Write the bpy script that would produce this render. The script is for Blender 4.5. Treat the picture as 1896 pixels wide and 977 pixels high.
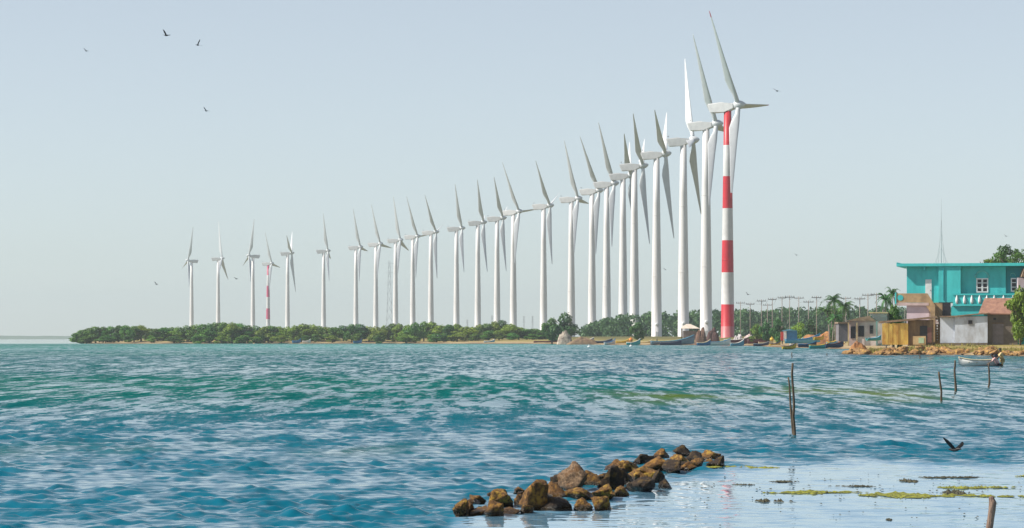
import bpy, bmesh, math, random
import numpy as np
from mathutils import Vector, Matrix, noise
R = math.radians
rnd = random.Random(7)
for o in list(bpy.data.objects): bpy.data.objects.remove(o)
scene = bpy.context.scene
col = scene.collection

# ------------------------------------------------------------------ camera, sky, sun, exposure
F, HX, HY, CH = 6000.0, 948.0, 626.0, 2.0      # focal length in photo pixels, optical axis, horizon row, eye height
cam = bpy.data.cameras.new("camera"); cam.sensor_width = 36; cam.lens = F/1896*36
cam.shift_y = (HY-488.5)/1896; cam.clip_start = 0.5; cam.clip_end = 30000
co = bpy.data.objects.new("camera", cam); col.objects.link(co)
co.location = (0, 0, CH); co.rotation_euler = (R(90), 0, 0); scene.camera = co
SUN = Vector((-0.70, -0.09, 0.66)).normalized()
world = bpy.data.worlds.new("World"); scene.world = world; world.use_nodes = True
wn = world.node_tree; bg = wn.nodes['Background']
sky = wn.nodes.new('ShaderNodeTexSky'); sky.sky_type = 'NISHITA'; sky.sun_disc = False
sky.sun_elevation = math.asin(SUN.z); sky.sun_rotation = math.atan2(SUN.x, SUN.y)
sky.air_density = 0.75; sky.dust_density = 0.15; sky.ozone_density = 4.0
hs = wn.nodes.new('ShaderNodeHueSaturation'); hs.inputs['Saturation'].default_value = 0.47; hs.inputs['Hue'].default_value = .507
wn.links.new(sky.outputs[0], hs.inputs['Color']); tint = wn.nodes.new('ShaderNodeMix'); tint.data_type = 'RGBA'; tint.blend_type = 'MULTIPLY'; tint.inputs[0].default_value = 1; tint.inputs[7].default_value = (.97, 1, .97, 1)
wn.links.new(hs.outputs[0], tint.inputs[6]); wn.links.new(tint.outputs[2], bg.inputs[0])
bg.inputs[1].default_value = 0.088
sl = bpy.data.lights.new("sun", 'SUN'); sl.energy = 4.6; sl.angle = R(0.5); sl.color = (1, 0.94, 0.84)
so = bpy.data.objects.new("sun", sl); col.objects.link(so)
so.rotation_euler = SUN.to_track_quat('Z', 'Y').to_euler()
scene.view_settings.view_transform = 'Standard'; scene.view_settings.look = 'None'
scene.view_settings.exposure = 0.55; scene.view_settings.gamma = 1.0
scene.view_settings.use_curve_mapping = False
scene.render.resolution_x = 1024; scene.render.resolution_y = 528

def X(px, D): return (px-HX)/F*D
def Z(py, D): return CH+(HY-py)/F*D
def P(px, py, D): return Vector((X(px, D), D, Z(py, D)))
def WD(py): return CH*F/(py-HY)                # distance of the water surface seen at row py

# ------------------------------------------------------------------ materials
def mat(name, c, rough=0.6, c2=None, scale=1.0, spec=0.5, metal=0.0, bump=0.0, stretch=(1, 1, 1), rand=0.0, trans=0.0, lo=0.35, hi=0.65):
    m = bpy.data.materials.new(name); m.use_nodes = True; nt = m.node_tree; n = nt.nodes; L = nt.links
    b = n['Principled BSDF']; b.inputs['Roughness'].default_value = rough; b.inputs['Metallic'].default_value = metal
    b.inputs['Specular IOR Level'].default_value = spec
    if c2 is None: c2 = tuple(v*0.78 for v in c)
    tc = n.new('ShaderNodeTexCoord'); mp = n.new('ShaderNodeMapping'); mp.inputs['Scale'].default_value = stretch
    L.new(tc.outputs['Object'], mp.inputs[0])
    nz = n.new('ShaderNodeTexNoise'); nz.inputs['Scale'].default_value = scale; nz.inputs['Detail'].default_value = 6
    nz.inputs['Roughness'].default_value = 0.65
    L.new(mp.outputs[0], nz.inputs['Vector'])
    cr = n.new('ShaderNodeValToRGB'); cr.color_ramp.elements[0].position = lo; cr.color_ramp.elements[1].position = hi
    cr.color_ramp.elements[0].color = (*c2, 1); cr.color_ramp.elements[1].color = (*c, 1)
    L.new(nz.outputs['Fac'], cr.inputs[0]); out = cr.outputs[0]
    if rand:
        oi = n.new('ShaderNodeObjectInfo'); h = n.new('ShaderNodeHueSaturation')
        a = n.new('ShaderNodeMapRange'); a.inputs[3].default_value = 1-rand; a.inputs[4].default_value = 1+rand
        L.new(oi.outputs['Random'], a.inputs[0]); L.new(a.outputs[0], h.inputs['Value'])
        a2 = n.new('ShaderNodeMapRange'); a2.inputs[3].default_value = 0.5-rand*0.09; a2.inputs[4].default_value = 0.5+rand*0.07
        ml = n.new('ShaderNodeMath'); ml.operation = 'MULTIPLY'; ml.inputs[1].default_value = 7.13
        fr = n.new('ShaderNodeMath'); fr.operation = 'FRACT'
        L.new(oi.outputs['Random'], ml.inputs[0]); L.new(ml.outputs[0], fr.inputs[0]); L.new(fr.outputs[0], a2.inputs[0])
        L.new(a2.outputs[0], h.inputs['Hue']); L.new(out, h.inputs['Color']); out = h.outputs[0]
    L.new(out, b.inputs['Base Color'])
    if bump:
        bp = n.new('ShaderNodeBump'); bp.inputs['Strength'].default_value = bump; bp.inputs['Distance'].default_value = 0.1
        L.new(nz.outputs['Fac'], bp.inputs['Height']); L.new(bp.outputs[0], b.inputs['Normal'])
    if trans:
        tr = n.new('ShaderNodeBsdfTranslucent'); mx = n.new('ShaderNodeMixShader'); mx.inputs[0].default_value = trans
        L.new(out, tr.inputs[0]); L.new(b.outputs[0], mx.inputs[1]); L.new(tr.outputs[0], mx.inputs[2])
        L.new(mx.outputs[0], n['Material Output'].inputs['Surface'])
    return m
M = {}
M['white'] = mat('white_paint', (.73, .71, .71), .45, (.52, .49, .48), .7, stretch=(1, 1, .07), lo=.28, hi=.5)
M['whiteb'] = mat('blade_white', (.62, .64, .66), .4, (.54, .56, .58), .3)
M['nacelle'] = mat('nacelle_white', (.74, .74, .74), .45, (.62, .62, .63), .6)
M['redtip'] = mat('red_tip', (.45, .03, .04), .5)
M['steel'] = mat('dark_steel', (.16, .16, .17), .6)
M['pylon'] = mat('galvanised', (.30, .32, .34), .6)
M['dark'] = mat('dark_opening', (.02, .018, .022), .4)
M['leaf'] = mat('leaf_green', (.17, .34, .03), .6, (.04, .14, .02), .35, rand=.3, trans=.35)
M['leafy'] = mat('leaf_yellow_green', (.28, .40, .035), .6, (.11, .20, .02), .5, rand=.2, trans=.35)
M['leafd'] = mat('leaf_dark', (.08, .22, .035), .6, (.018, .07, .02), .4, rand=.3, trans=.3)
M['wood_leaf'] = mat('wood_leaf', (.10, .21, .06), .6, (.03, .09, .035), .12, trans=.3)
M['bark'] = mat('bark', (.16, .12, .09), .9, (.09, .07, .05), 2)
M['palm_bark'] = mat('pale_bark', (.30, .26, .22), .9, (.18, .15, .13), 2)
M['teal'] = mat('teal_wall', (.06, .58, .58), .6, (.04, .44, .45), .9, stretch=(1, 1, .4), lo=.3, hi=.6)
M['teald'] = mat('shaded_teal_wall', (.02, .30, .34), .6, (.015, .26, .30), .5)  # teal with the right wing's shade put into the colour; drainpipe borrows it
M['cream'] = mat('cream_plaster', (.62, .45, .24), .8, (.38, .25, .12), .8)
M['pink'] = mat('pale_pink_plaster', (.66, .52, .50), .8, (.46, .33, .30), .8)
M['lilac'] = mat('pale_lilac_plaster', (.72, .60, .66), .8, (.60, .47, .50), .8)
M['yellow'] = mat('stained_yellow_sheet', (.95, .70, .17), .7, (.55, .26, .05), .9, stretch=(1.2, 1, .5))
M['brownwall'] = mat('brown_planks', (.24, .16, .08), .9, (.11, .07, .045), 1.2, stretch=(2, 1, .4))
M['thatch'] = mat('weathered_roofing', (.34, .23, .15), .9, (.18, .12, .08), 1.4)
M['tile'] = mat('old_red_tiles', (.36, .19, .13), .9, (.22, .11, .08), 1.8)
M['greywhite'] = mat('whitewashed_wall', (.60, .65, .74), .8, (.36, .36, .38), .9, stretch=(1, 1, .45), lo=.3, hi=.55)
M['greyb'] = mat('grey_block_wall', (.20, .165, .13), .9, (.12, .10, .085), .8)
M['greydoor'] = mat('grey_boards', (.22, .19, .20), .8, (.14, .12, .12), 1)
M['tan'] = mat('tan_stone', (.52, .36, .19), .9, (.33, .22, .12), 1)
M['whitep'] = mat('white_trim', (.85, .86, .86), .5)
M['stake'] = mat('wet_wood', (.12, .085, .05), .8, (.05, .035, .022), 6, stretch=(1, 1, .3), bump=.4)
M['stump'] = mat('weathered_stump', (.26, .17, .12), .8, (.09, .05, .035), 14, stretch=(1, 1, .2), bump=.6)
M['black'] = mat('black_feathers', (.004, .004, .005), .6)
M['greyf'] = mat('grey_feathers', (.25, .27, .28), .6)
M['skin'] = mat('brown_skin', (.16, .08, .05), .6); M['hair'] = mat('black_hair', (.012, .01, .01), .6)
M['orange'] = mat('orange_earth', (.50, .23, .07), .9, (.18, .08, .04), 1.2)
M['net'] = mat('brown_nets', (.20, .11, .07), .95, (.08, .045, .035), 2, bump=.6)
M['algae'] = mat('yellow_green_algae', (.27, .28, .02), .8, (.07, .075, .02), 7, bump=.5)
M['weedd'] = mat('dark_weed', (.07, .065, .03), .8, (.02, .02, .012), 8, bump=.6)
M['bushgrass'] = mat('dry_grass', (.36, .30, .08), .9, (.16, .16, .04), .6)
def paint(name, c, rough=.4): 
    M[name] = mat(name, c, rough, tuple(v*.7 for v in c), 1.5); return M[name]
paint('hull_blue', (.02, .20, .45)); paint('hull_sky', (.10, .38, .55)); paint('hull_yellow', (.75, .50, .04)); paint('hull_white', (.84, .83, .78))
paint('hull_grey', (.25, .29, .34)); paint('hull_navy', (.02, .035, .10)); paint('hull_maroon', (.13, .03, .04)); paint('hull_teal', (.03, .42, .42))
paint('hull_cream', (.72, .62, .40)); paint('orange_paint', (.80, .26, .02)); paint('red_paint', (.60, .05, .03)); paint('inner', (.22, .17, .12))
paint('shirt_yellow', (.78, .58, .25)); paint('shirt_pink', (.70, .40, .38)); paint('cloth_dark', (.03, .03, .05)); paint('shirt_red', (.35, .06, .05))

def rock_mat(name, a, b, g):
    m = bpy.data.materials.new(name); m.use_nodes = True; nt = m.node_tree; n = nt.nodes; L = nt.links
    bs = n['Principled BSDF']; bs.inputs['Roughness'].default_value = .75
    tc = n.new('ShaderNodeTexCoord'); oi = n.new('ShaderNodeObjectInfo')
    ad = n.new('ShaderNodeVectorMath'); ad.operation = 'ADD'; L.new(tc.outputs['Object'], ad.inputs[0]); L.new(oi.outputs['Random'], ad.inputs[1])
    n1 = n.new('ShaderNodeTexNoise'); n1.inputs['Scale'].default_value = 5; n1.inputs['Detail'].default_value = 8; n1.inputs['Roughness'].default_value = .7
    n2 = n.new('ShaderNodeTexNoise'); n2.inputs['Scale'].default_value = 2.2; n2.inputs['Detail'].default_value = 3
    L.new(ad.outputs[0], n1.inputs['Vector']); L.new(ad.outputs[0], n2.inputs['Vector'])
    cr = n.new('ShaderNodeValToRGB'); cr.color_ramp.elements[0].position = .35; cr.color_ramp.elements[1].position = .66
    cr.color_ramp.elements[0].color = (*a, 1); cr.color_ramp.elements[1].color = (*b, 1); L.new(n1.outputs['Fac'], cr.inputs[0])
    gr = n.new('ShaderNodeValToRGB'); gr.color_ramp.elements[0].position = .52; gr.color_ramp.elements[1].position = .62; L.new(n2.outputs['Fac'], gr.inputs[0])
    mx = n.new('ShaderNodeMix'); mx.data_type = 'RGBA'; L.new(gr.outputs[0], mx.inputs[0]); L.new(cr.outputs[0], mx.inputs[6]); mx.inputs[7].default_value = (*g, 1)
    ge = n.new('ShaderNodeNewGeometry'); sz = n.new('ShaderNodeSeparateXYZ'); L.new(ge.outputs['Position'], sz.inputs[0])
    wz = n.new('ShaderNodeMath'); wz.operation = 'MULTIPLY_ADD'; wz.inputs[1].default_value = -.09; L.new(n1.outputs['Fac'], wz.inputs[0]); L.new(sz.outputs['Z'], wz.inputs[2])
    wr = n.new('ShaderNodeMapRange'); wr.inputs[1].default_value = -.005; wr.inputs[2].default_value = .03; wr.inputs[3].default_value = .3; L.new(wz.outputs[0], wr.inputs[0])
    hv = n.new('ShaderNodeHueSaturation'); L.new(mx.outputs[2], hv.inputs['Color']); L.new(wr.outputs[0], hv.inputs['Value'])
    rr_ = n.new('ShaderNodeMapRange'); rr_.inputs[1].default_value = -.005; rr_.inputs[2].default_value = .03; rr_.inputs[3].default_value = .25; rr_.inputs[4].default_value = .8; L.new(wz.outputs[0], rr_.inputs[0]); L.new(rr_.outputs[0], bs.inputs['Roughness'])
    L.new(hv.outputs[0], bs.inputs['Base Color'])
    bp = n.new('ShaderNodeBump'); bp.inputs['Strength'].default_value = 1.0; bp.inputs['Distance'].default_value = .07
    L.new(n1.outputs['Fac'], bp.inputs['Height']); L.new(bp.outputs[0], bs.inputs['Normal'])
    return m
M['rock'] = rock_mat('brown_rock', (.045, .018, .005), (.30, .14, .025), (.36, .18, .025))
M['rockg'] = rock_mat('algae_rock', (.05, .022, .005), (.34, .165, .028), (.42, .25, .03))
M['rockd'] = rock_mat('dark_rock', (.012, .007, .004), (.06, .03, .01), (.12, .07, .015))
M['rockp'] = rock_mat('pale_rock', (.035, .015, .006), (.36, .23, .13), (.17, .08, .025))
M['rocks'] = rock_mat('shore_rock', (.10, .045, .02), (.42, .24, .09), (.46, .26, .05))

# ------------------------------------------------------------------ mesh helpers
def link(name, me, m=None, parent=None):
    o = bpy.data.objects.new(name, me); col.objects.link(o)
    if m is not None:
        for mm in (m if isinstance(m, (list, tuple)) else [m]): me.materials.append(mm)
    if parent: o.parent = parent
    return o
def obj(name, bm, m, parent=None, smooth=False):
    me = bpy.data.meshes.new(name); bmesh.ops.recalc_face_normals(bm, faces=bm.faces); bm.to_mesh(me); bm.free()
    if smooth:
        for p in me.polygons: p.use_smooth = True
    return link(name, me, m, parent)
def tag(o, label=None, cat=None, group=None, kind=None):
    if label: o['label'] = label
    if cat: o['category'] = cat
    if group: o['group'] = group
    if kind: o['kind'] = kind
    return o
def empty(name, loc, label, cat, group=None, rz=0):
    o = bpy.data.objects.new(name, None); col.objects.link(o); o.location = loc; o.rotation_euler = (0, 0, rz); o.empty_display_size = .5
    return tag(o, label, cat, group)
def bx(bm, a, b, mi=0):
    x0, y0, z0 = a; x1, y1, z1 = b
    v = [bm.verts.new(p) for p in ((x0, y0, z0), (x1, y0, z0), (x1, y1, z0), (x0, y1, z0), (x0, y0, z1), (x1, y0, z1), (x1, y1, z1), (x0, y1, z1))]
    for f in ((0, 1, 2, 3), (4, 5, 6, 7), (0, 1, 5, 4), (1, 2, 6, 5), (2, 3, 7, 6), (3, 0, 4, 7)):
        bm.faces.new([v[i] for i in f]).material_index = mi
def tube(bm, pts, rad, seg=8, mi=0, cap=True):
    pts = [Vector(p) for p in pts]
    if not isinstance(rad, (list, tuple)): rad = [rad]*len(pts)
    rings = []
    for i, p in enumerate(pts):
        d = (pts[min(i+1, len(pts)-1)]-pts[max(i-1, 0)]).normalized()
        a = Vector((0, 0, 1)) if abs(d.z) < .9 else Vector((1, 0, 0))
        u = d.cross(a).normalized(); v = d.cross(u)
        rings.append([bm.verts.new(p+(u*math.cos(t)+v*math.sin(t))*rad[i]) for t in [2*math.pi*k/seg for k in range(seg)]])
    for a, b in zip(rings, rings[1:]):
        for k in range(seg):
            f = bm.faces.new((a[k], a[(k+1) % seg], b[(k+1) % seg], b[k])); f.material_index = mi; f.smooth = True
    if cap: bm.faces.new(rings[0]).material_index = mi; bm.faces.new(rings[-1]).material_index = mi
def prism(bm, prof, y0, y1, mi=0):               # profile in xz, extruded in y
    a = [bm.verts.new((x, y0, z)) for x, z in prof]; b = [bm.verts.new((x, y1, z)) for x, z in prof]; n = len(prof)
    bm.faces.new(a).material_index = mi; bm.faces.new(b[::-1]).material_index = mi
    for i in range(n): bm.faces.new((a[i], b[i], b[(i+1) % n], a[(i+1) % n])).material_index = mi
def new(): return bmesh.new()

# ------------------------------------------------------------------ shoreline and land
# (photo column, row of the waterline) -> world polygon
SH = [(60, 900, None), ]
def W(px, D): return (X(px, D), D)
def WW(px, py): return W(px, WD(py))
shore = [W(230, 4200), W(165, 2600), W(140, 1500), W(143, 1245), WW(160, 636.0), WW(300, 636), WW(420, 635.8), WW(560, 636), WW(700, 635.7), WW(860, 636.1), WW(1000, 636.3),
         WW(1060, 637.2), WW(1130, 638.3), WW(1240, 638.8), WW(1300, 638.4), WW(1400, 640.2), WW(1440, 643), WW(1500, 644), WW(1535, 645.5), WW(1580, 646), W(1600, 560), W(1590, 480), W(1568, 420), WW(1570, 655.5), WW(1640, 657), WW(1750, 656.5), WW(1830, 657.5),
         WW(1900, 659), WW(2100, 662), WW(2500, 668), (900, 300), (3500, 300), (3500, 4600), (-500, 4600)]
SP = np.array(shore)
def seg_dist(px, py, pts):
    d = np.full(px.shape, 1e9)
    for (ax, ay), (bx_, by) in zip(pts[:-1], pts[1:]):
        dx, dy = bx_-ax, by-ay; t = np.clip(((px-ax)*dx+(py-ay)*dy)/(dx*dx+dy*dy), 0, 1)
        d = np.minimum(d, np.hypot(px-ax-t*dx, py-ay-t*dy))
    return d
def inside(px, py, poly):
    c = np.zeros(px.shape, bool); n = len(poly)
    for i in range(n):
        x1, y1 = poly[i]; x2, y2 = poly[(i+1) % n]
        if y1 == y2: continue
        k = ((y1 > py) != (y2 > py)) & (px < (x2-x1)*(py-y1)/(y2-y1)+x1); c ^= k
    return c
def sm(a, b, x):
    t = np.clip((x-a)/(b-a), 0, 1); return t*t*(3-2*t)
def gheight(x, y):
    x = np.asarray(x, float); y = np.asarray(y, float)
    d = seg_dist(x, y, shore[:-3]); ins = inside(x, y, shore)
    colm = x/y*F+HX
    head = 1-sm(560, 760, y)                         # 1 on the near headland
    left = 1-sm(1000, 1080, colm)
    h = (1-left)*(.4*sm(0, 4, d)+2.2*sm(4, 60, d)) + left*(.35*sm(0, 8, d)+1.1*sm(6, 40, d)+1.15*sm(60, 260, d))
    hh = .45*sm(0, 3, d)+.65*sm(3, 16, d)+1.5*sm(30, 200, d)
    h = h*(1-head)+hh*head
    return np.where(ins, h, -.25-.6*sm(0, 40, d))
def gz(x, y): return float(gheight(np.array([x]), np.array([y]))[0])

def grid_mesh(name, xs, ys, zfun):
    xx, yy = xs, ys; r, c = xx.shape
    zz = zfun(xx, yy)
    v = np.stack([xx, yy, zz], -1).reshape(-1, 3).astype(np.float32)
    idx = np.arange(r*c).reshape(r, c)
    f = np.stack([idx[:-1, :-1], idx[:-1, 1:], idx[1:, 1:], idx[1:, :-1]], -1).reshape(-1, 4)
    me = bpy.data.meshes.new(name); me.vertices.add(len(v)); me.vertices.foreach_set('co', v.ravel())
    me.loops.add(f.size); me.loops.foreach_set('vertex_index', f.ravel().astype(np.int32))
    me.polygons.add(len(f)); me.polygons.foreach_set('loop_start', np.arange(0, f.size, 4, dtype=np.int32))
    me.polygons.foreach_set('loop_total', np.full(len(f), 4, dtype=np.int32))
    me.update(calc_edges=True); me.polygons.foreach_set('use_smooth', np.ones(len(f), bool)); me.validate()
    return me, v
# land: rows closely spaced near the shores
ys = np.unique(np.concatenate([np.arange(280, 520, 3.), np.arange(520, 860, 8.), np.arange(860, 1420, 7.), np.arange(1420, 4650, 60.)]))
us = np.concatenate([np.linspace(-.35, -.135, 14), np.linspace(-.133, .17, 300), np.linspace(.175, .9, 30)])
yy, uu = np.meshgrid(ys, us, indexing='ij')
me, _ = grid_mesh('land', uu*yy, yy, lambda x, y: gheight(x, y)+(np.sin(x*.31)*np.cos(y*.23)+np.sin(x*.9+y*.7))*.05)
def land_mat():
    m = bpy.data.materials.new('shore_ground'); m.use_nodes = True; nt = m.node_tree; n = nt.nodes; L = nt.links
    b = n['Principled BSDF']; b.inputs['Roughness'].default_value = .95; b.inputs['Specular IOR Level'].default_value = .1
    g = n.new('ShaderNodeNewGeometry'); sx = n.new('ShaderNodeSeparateXYZ'); L.new(g.outputs['Position'], sx.inputs[0])
    nz = n.new('ShaderNodeTexNoise'); nz.inputs['Scale'].default_value = .12; nz.inputs['Detail'].default_value = 8; L.new(g.outputs['Position'], nz.inputs['Vector'])
    ma = n.new('ShaderNodeMath'); ma.operation = 'MULTIPLY_ADD'; ma.inputs[1].default_value = 1.6; L.new(nz.outputs['Fac'], ma.inputs[0]); L.new(sx.outputs['Z'], ma.inputs[2])
    cr = n.new('ShaderNodeValToRGB'); e = cr.color_ramp.elements
    e[0].position = .28; e[0].color = (.16, .10, .06, 1); e[1].position = .95; e[1].color = (.13, .12, .045, 1)
    x = e.new(.42); x.color = (.40, .30, .17, 1); x = e.new(.62); x.color = (.27, .22, .075, 1)
    dv = n.new('ShaderNodeMath'); dv.operation = 'DIVIDE'; dv.inputs[1].default_value = 3; L.new(ma.outputs[0], dv.inputs[0])
    L.new(dv.outputs[0], cr.inputs[0]); L.new(cr.outputs[0], b.inputs['Base Color'])
    return m
tag(link('land', me, land_mat()), kind='structure')

# ------------------------------------------------------------------ water: one displaced sheet to the horizon
rows_px = np.concatenate([np.arange(1400, 1000, -8.), np.arange(1000, 635.4, -.42)])
Ds = np.concatenate([[2, 6, 10], WD(rows_px), [1330, 1500, 2000, 3000, 5000, 8900]])
us = np.concatenate([[-9, -4, -2, -1, -.6, -.4], np.linspace(-.27, -.175, 60), np.linspace(-.174, .174, 1250), np.linspace(.175, .27, 60), [.4, .6, 1, 2, 4, 9]])
DD, UU = np.meshgrid(Ds, us, indexing='ij')
XX = UU*DD; XX = np.clip(XX, -8800, 8800)
ds = np.gradient(Ds)[:, None]*np.ones_like(UU)
npr = np.random.RandomState(3)
def fbm(x, y, seed, n=5):
    r = np.random.RandomState(seed); s = 0
    for k in range(n):
        for j in range(4):
            a = r.rand()*6.28; f = 2**k*(.7+.6*r.rand()); s = s+np.sin((x*math.cos(a)+y*math.sin(a))*f+r.rand()*6.28)/2**(k*.8)
    return s/4.5
# the sheltered flat behind the stones: right of and nearer than the groyne
gro = [W(800, 33), WW(850, 950), WW(1100, 935), WW(1340, 860), WW(1600, 858), WW(1896, 862), W(2400, 50)]
gx = np.array([p[0] for p in gro]); gy = np.array([p[1] for p in gro])
wob = .9*np.sin(XX*1.3+.6)+.6*np.sin(XX*3.1+2)
lim = np.interp(XX, gx, gy, left=-50, right=52)+wob*.9
calm = 1-sm(-2.5, 3.0, DD-lim+1.2*fbm(XX/1.2, DD/3, 31, 3)); calm = np.where(XX < gx[0]-.2, 0, calm)*sm(-.8, .8, XX-(-1.0+ (DD-30)*.02))
gust = fbm(XX/13, DD/24, 5)                          # wind patches
gustL = fbm(XX/60, DD/110, 8, 4)
patch = sm(-.7, .75, .75*fbm(XX/.11, DD/.34, 41, 3)*(1-sm(60, 130, DD))+.5*fbm(XX/.45, DD/1.6, 43, 3)+.35*fbm(XX/3, DD/9, 42, 3))
amp = (.25+1.5*patch)*(1-.90*calm)*(1+.35*np.clip(gust, -1, 1))
H = np.zeros_like(XX)
for k in range(70):
    lam = .16*(1.5/.16)**((k % 35)/34.)*(.9+.2*npr.rand()); a = R(80)+npr.normal(0, .8)   # mostly running towards the shore
    kx, ky = math.cos(a)*2*math.pi/lam, math.sin(a)*2*math.pi/lam
    fade = sm(2.2, 5, lam/np.maximum(ds, .01))
    slope = .042 if lam < .8 else .022
    ph = kx*XX+ky*DD+npr.rand()*6.28+fbm(XX/5, DD/5, 11, 2)*1.2
    s = .5+.5*np.sin(ph); H += fade*slope*lam/(2*math.pi)*(2*s**2.1-.8)
H *= amp
me, v = grid_mesh('water', XX, DD, lambda x, y: H)
py_ = HY+CH*F/DD; pxc = XX/DD*F+HX
streak_ = fbm(XX/4, DD/16, 17, 4)
rip = (1-.84*calm)*(1-sm(1170, 1200, DD)*.985)*(.75+.35*np.clip(gust*.7+gustL*.5, -1, 1))
rip *= (.10+.30*patch)*(1-sm(50, 130, DD))+1.75*sm(34, 130, DD)*(.8+.25*np.clip(streak_+gustL, -1, 1))*(1-.35*sm(650, 1050, pxc)*(1-sm(300, 700, DD)))
at = me.attributes.new('ripple', 'FLOAT', 'POINT'); at.data.foreach_set('value', rip.ravel().astype(np.float32))
def mix(a, b, t): return a[None, None, :]*(1-t[..., None])+b[None, None, :]*t[..., None]
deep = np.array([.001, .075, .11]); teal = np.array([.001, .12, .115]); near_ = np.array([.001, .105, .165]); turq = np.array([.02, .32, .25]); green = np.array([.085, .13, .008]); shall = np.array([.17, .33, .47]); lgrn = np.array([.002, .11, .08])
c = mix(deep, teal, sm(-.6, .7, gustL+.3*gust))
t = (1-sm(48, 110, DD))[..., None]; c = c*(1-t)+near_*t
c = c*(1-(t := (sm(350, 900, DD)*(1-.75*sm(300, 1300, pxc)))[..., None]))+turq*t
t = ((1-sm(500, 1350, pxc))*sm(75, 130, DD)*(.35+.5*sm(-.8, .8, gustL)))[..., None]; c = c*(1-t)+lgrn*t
streak = fbm(XX/2.2, DD/9, 21, 4)
gb = np.exp(-((DD-(112+7*np.sin(XX*.3)))/22.)**2)*sm(1020, 1300, pxc)*(1-sm(1640, 1800, pxc))*sm(-.75, .35, streak)*1.25
gb2 = np.exp(-((DD-(62+.9*XX))/6.)**2)*(1-sm(500, 950, pxc))*sm(-.6, .5, streak)*.7
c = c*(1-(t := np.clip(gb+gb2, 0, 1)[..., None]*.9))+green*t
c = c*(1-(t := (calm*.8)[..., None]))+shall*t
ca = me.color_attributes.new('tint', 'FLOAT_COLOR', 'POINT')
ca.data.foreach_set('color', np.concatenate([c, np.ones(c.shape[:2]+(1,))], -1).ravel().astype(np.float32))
def water_mat():
    m = bpy.data.materials.new('lagoon_water'); m.use_nodes = True; nt = m.node_tree; n = nt.nodes; L = nt.links
    b = n['Principled BSDF']; b.inputs['Roughness'].default_value = .035; b.inputs['IOR'].default_value = 1.33
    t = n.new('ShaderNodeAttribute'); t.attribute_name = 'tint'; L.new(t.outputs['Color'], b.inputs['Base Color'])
    rp = n.new('ShaderNodeAttribute'); rp.attribute_name = 'ripple'
    g = n.new('ShaderNodeNewGeometry')
    tot = None
    for sc, st, w in (((6.5, 2.2, 1), 1.0, .5), ((2.2, .9, 1), 1.0, .45), ((1.9, .17, 1), 1.0, .95), ((.7, .06, 1), 1.0, .4), ((.2, .03, 1), 1, .2)):
        mp = n.new('ShaderNodeMapping'); mp.inputs['Scale'].default_value = sc; L.new(g.outputs['Position'], mp.inputs[0])
        nz = n.new('ShaderNodeTexNoise'); nz.inputs['Scale'].default_value = 1; nz.inputs['Detail'].default_value = 3; nz.inputs['Roughness'].default_value = .55
        L.new(mp.outputs[0], nz.inputs['Vector'])
        s = n.new('ShaderNodeVectorMath'); s.operation = 'SUBTRACT'; s.inputs[1].default_value = (.5, .5, .5); L.new(nz.outputs['Color'], s.inputs[0])
        k = n.new('ShaderNodeVectorMath'); k.operation = 'MULTIPLY'; k.inputs[1].default_value = (w*1.2, w*2.6, 0); L.new(s.outputs[0], k.inputs[0])
        if tot is None: tot = k
        else:
            a = n.new('ShaderNodeVectorMath'); a.operation = 'ADD'; L.new(tot.outputs[0], a.inputs[0]); L.new(k.outputs[0], a.inputs[1]); tot = a
    bi = n.new('ShaderNodeVectorMath'); bi.operation = 'ADD'; bi.inputs[1].default_value = (0, -.21, 0); L.new(tot.outputs[0], bi.inputs[0])
    mi = n.new('ShaderNodeVectorMath'); mi.operation = 'MINIMUM'; mi.inputs[1].default_value = (1, -.05, 1); L.new(bi.outputs[0], mi.inputs[0])
    sc = n.new('ShaderNodeVectorMath'); sc.operation = 'SCALE'; L.new(mi.outputs[0], sc.inputs[0]); L.new(rp.outputs['Fac'], sc.inputs['Scale'])
    ad = n.new('ShaderNodeVectorMath'); ad.operation = 'ADD'; L.new(g.outputs['Normal'], ad.inputs[0]); L.new(sc.outputs[0], ad.inputs[1])
    nm = n.new('ShaderNodeVectorMath'); nm.operation = 'NORMALIZE'; L.new(ad.outputs[0], nm.inputs[0]); L.new(nm.outputs[0], b.inputs['Normal'])
    return m
tag(link('water', me, water_mat()), kind='structure')

# distant hazy coast beyond the open lagoon
bm = new(); prev = None
for i in range(121):
    px = -500+i*11; D = 7000
    h = 7.0+2.2*noise.noise(Vector((i*.37, 0, 0)))+1.5*noise.noise(Vector((i*1.1, 5, 0)))
    cur = [bm.verts.new((X(px, D), D, -.5)), bm.verts.new((X(px, D), D+40, h)), bm.verts.new((X(px, D), D+600, h-1)), bm.verts.new((X(px, D), D+700, -.5))]
    if prev:
        for k in range(3): bm.faces.new((prev[k], prev[k+1], cur[k+1], cur[k]))
    prev = cur
tag(obj('distant_coast', bm, mat('distant_coast', (.10, .16, .10), .9)), kind='structure')

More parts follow.
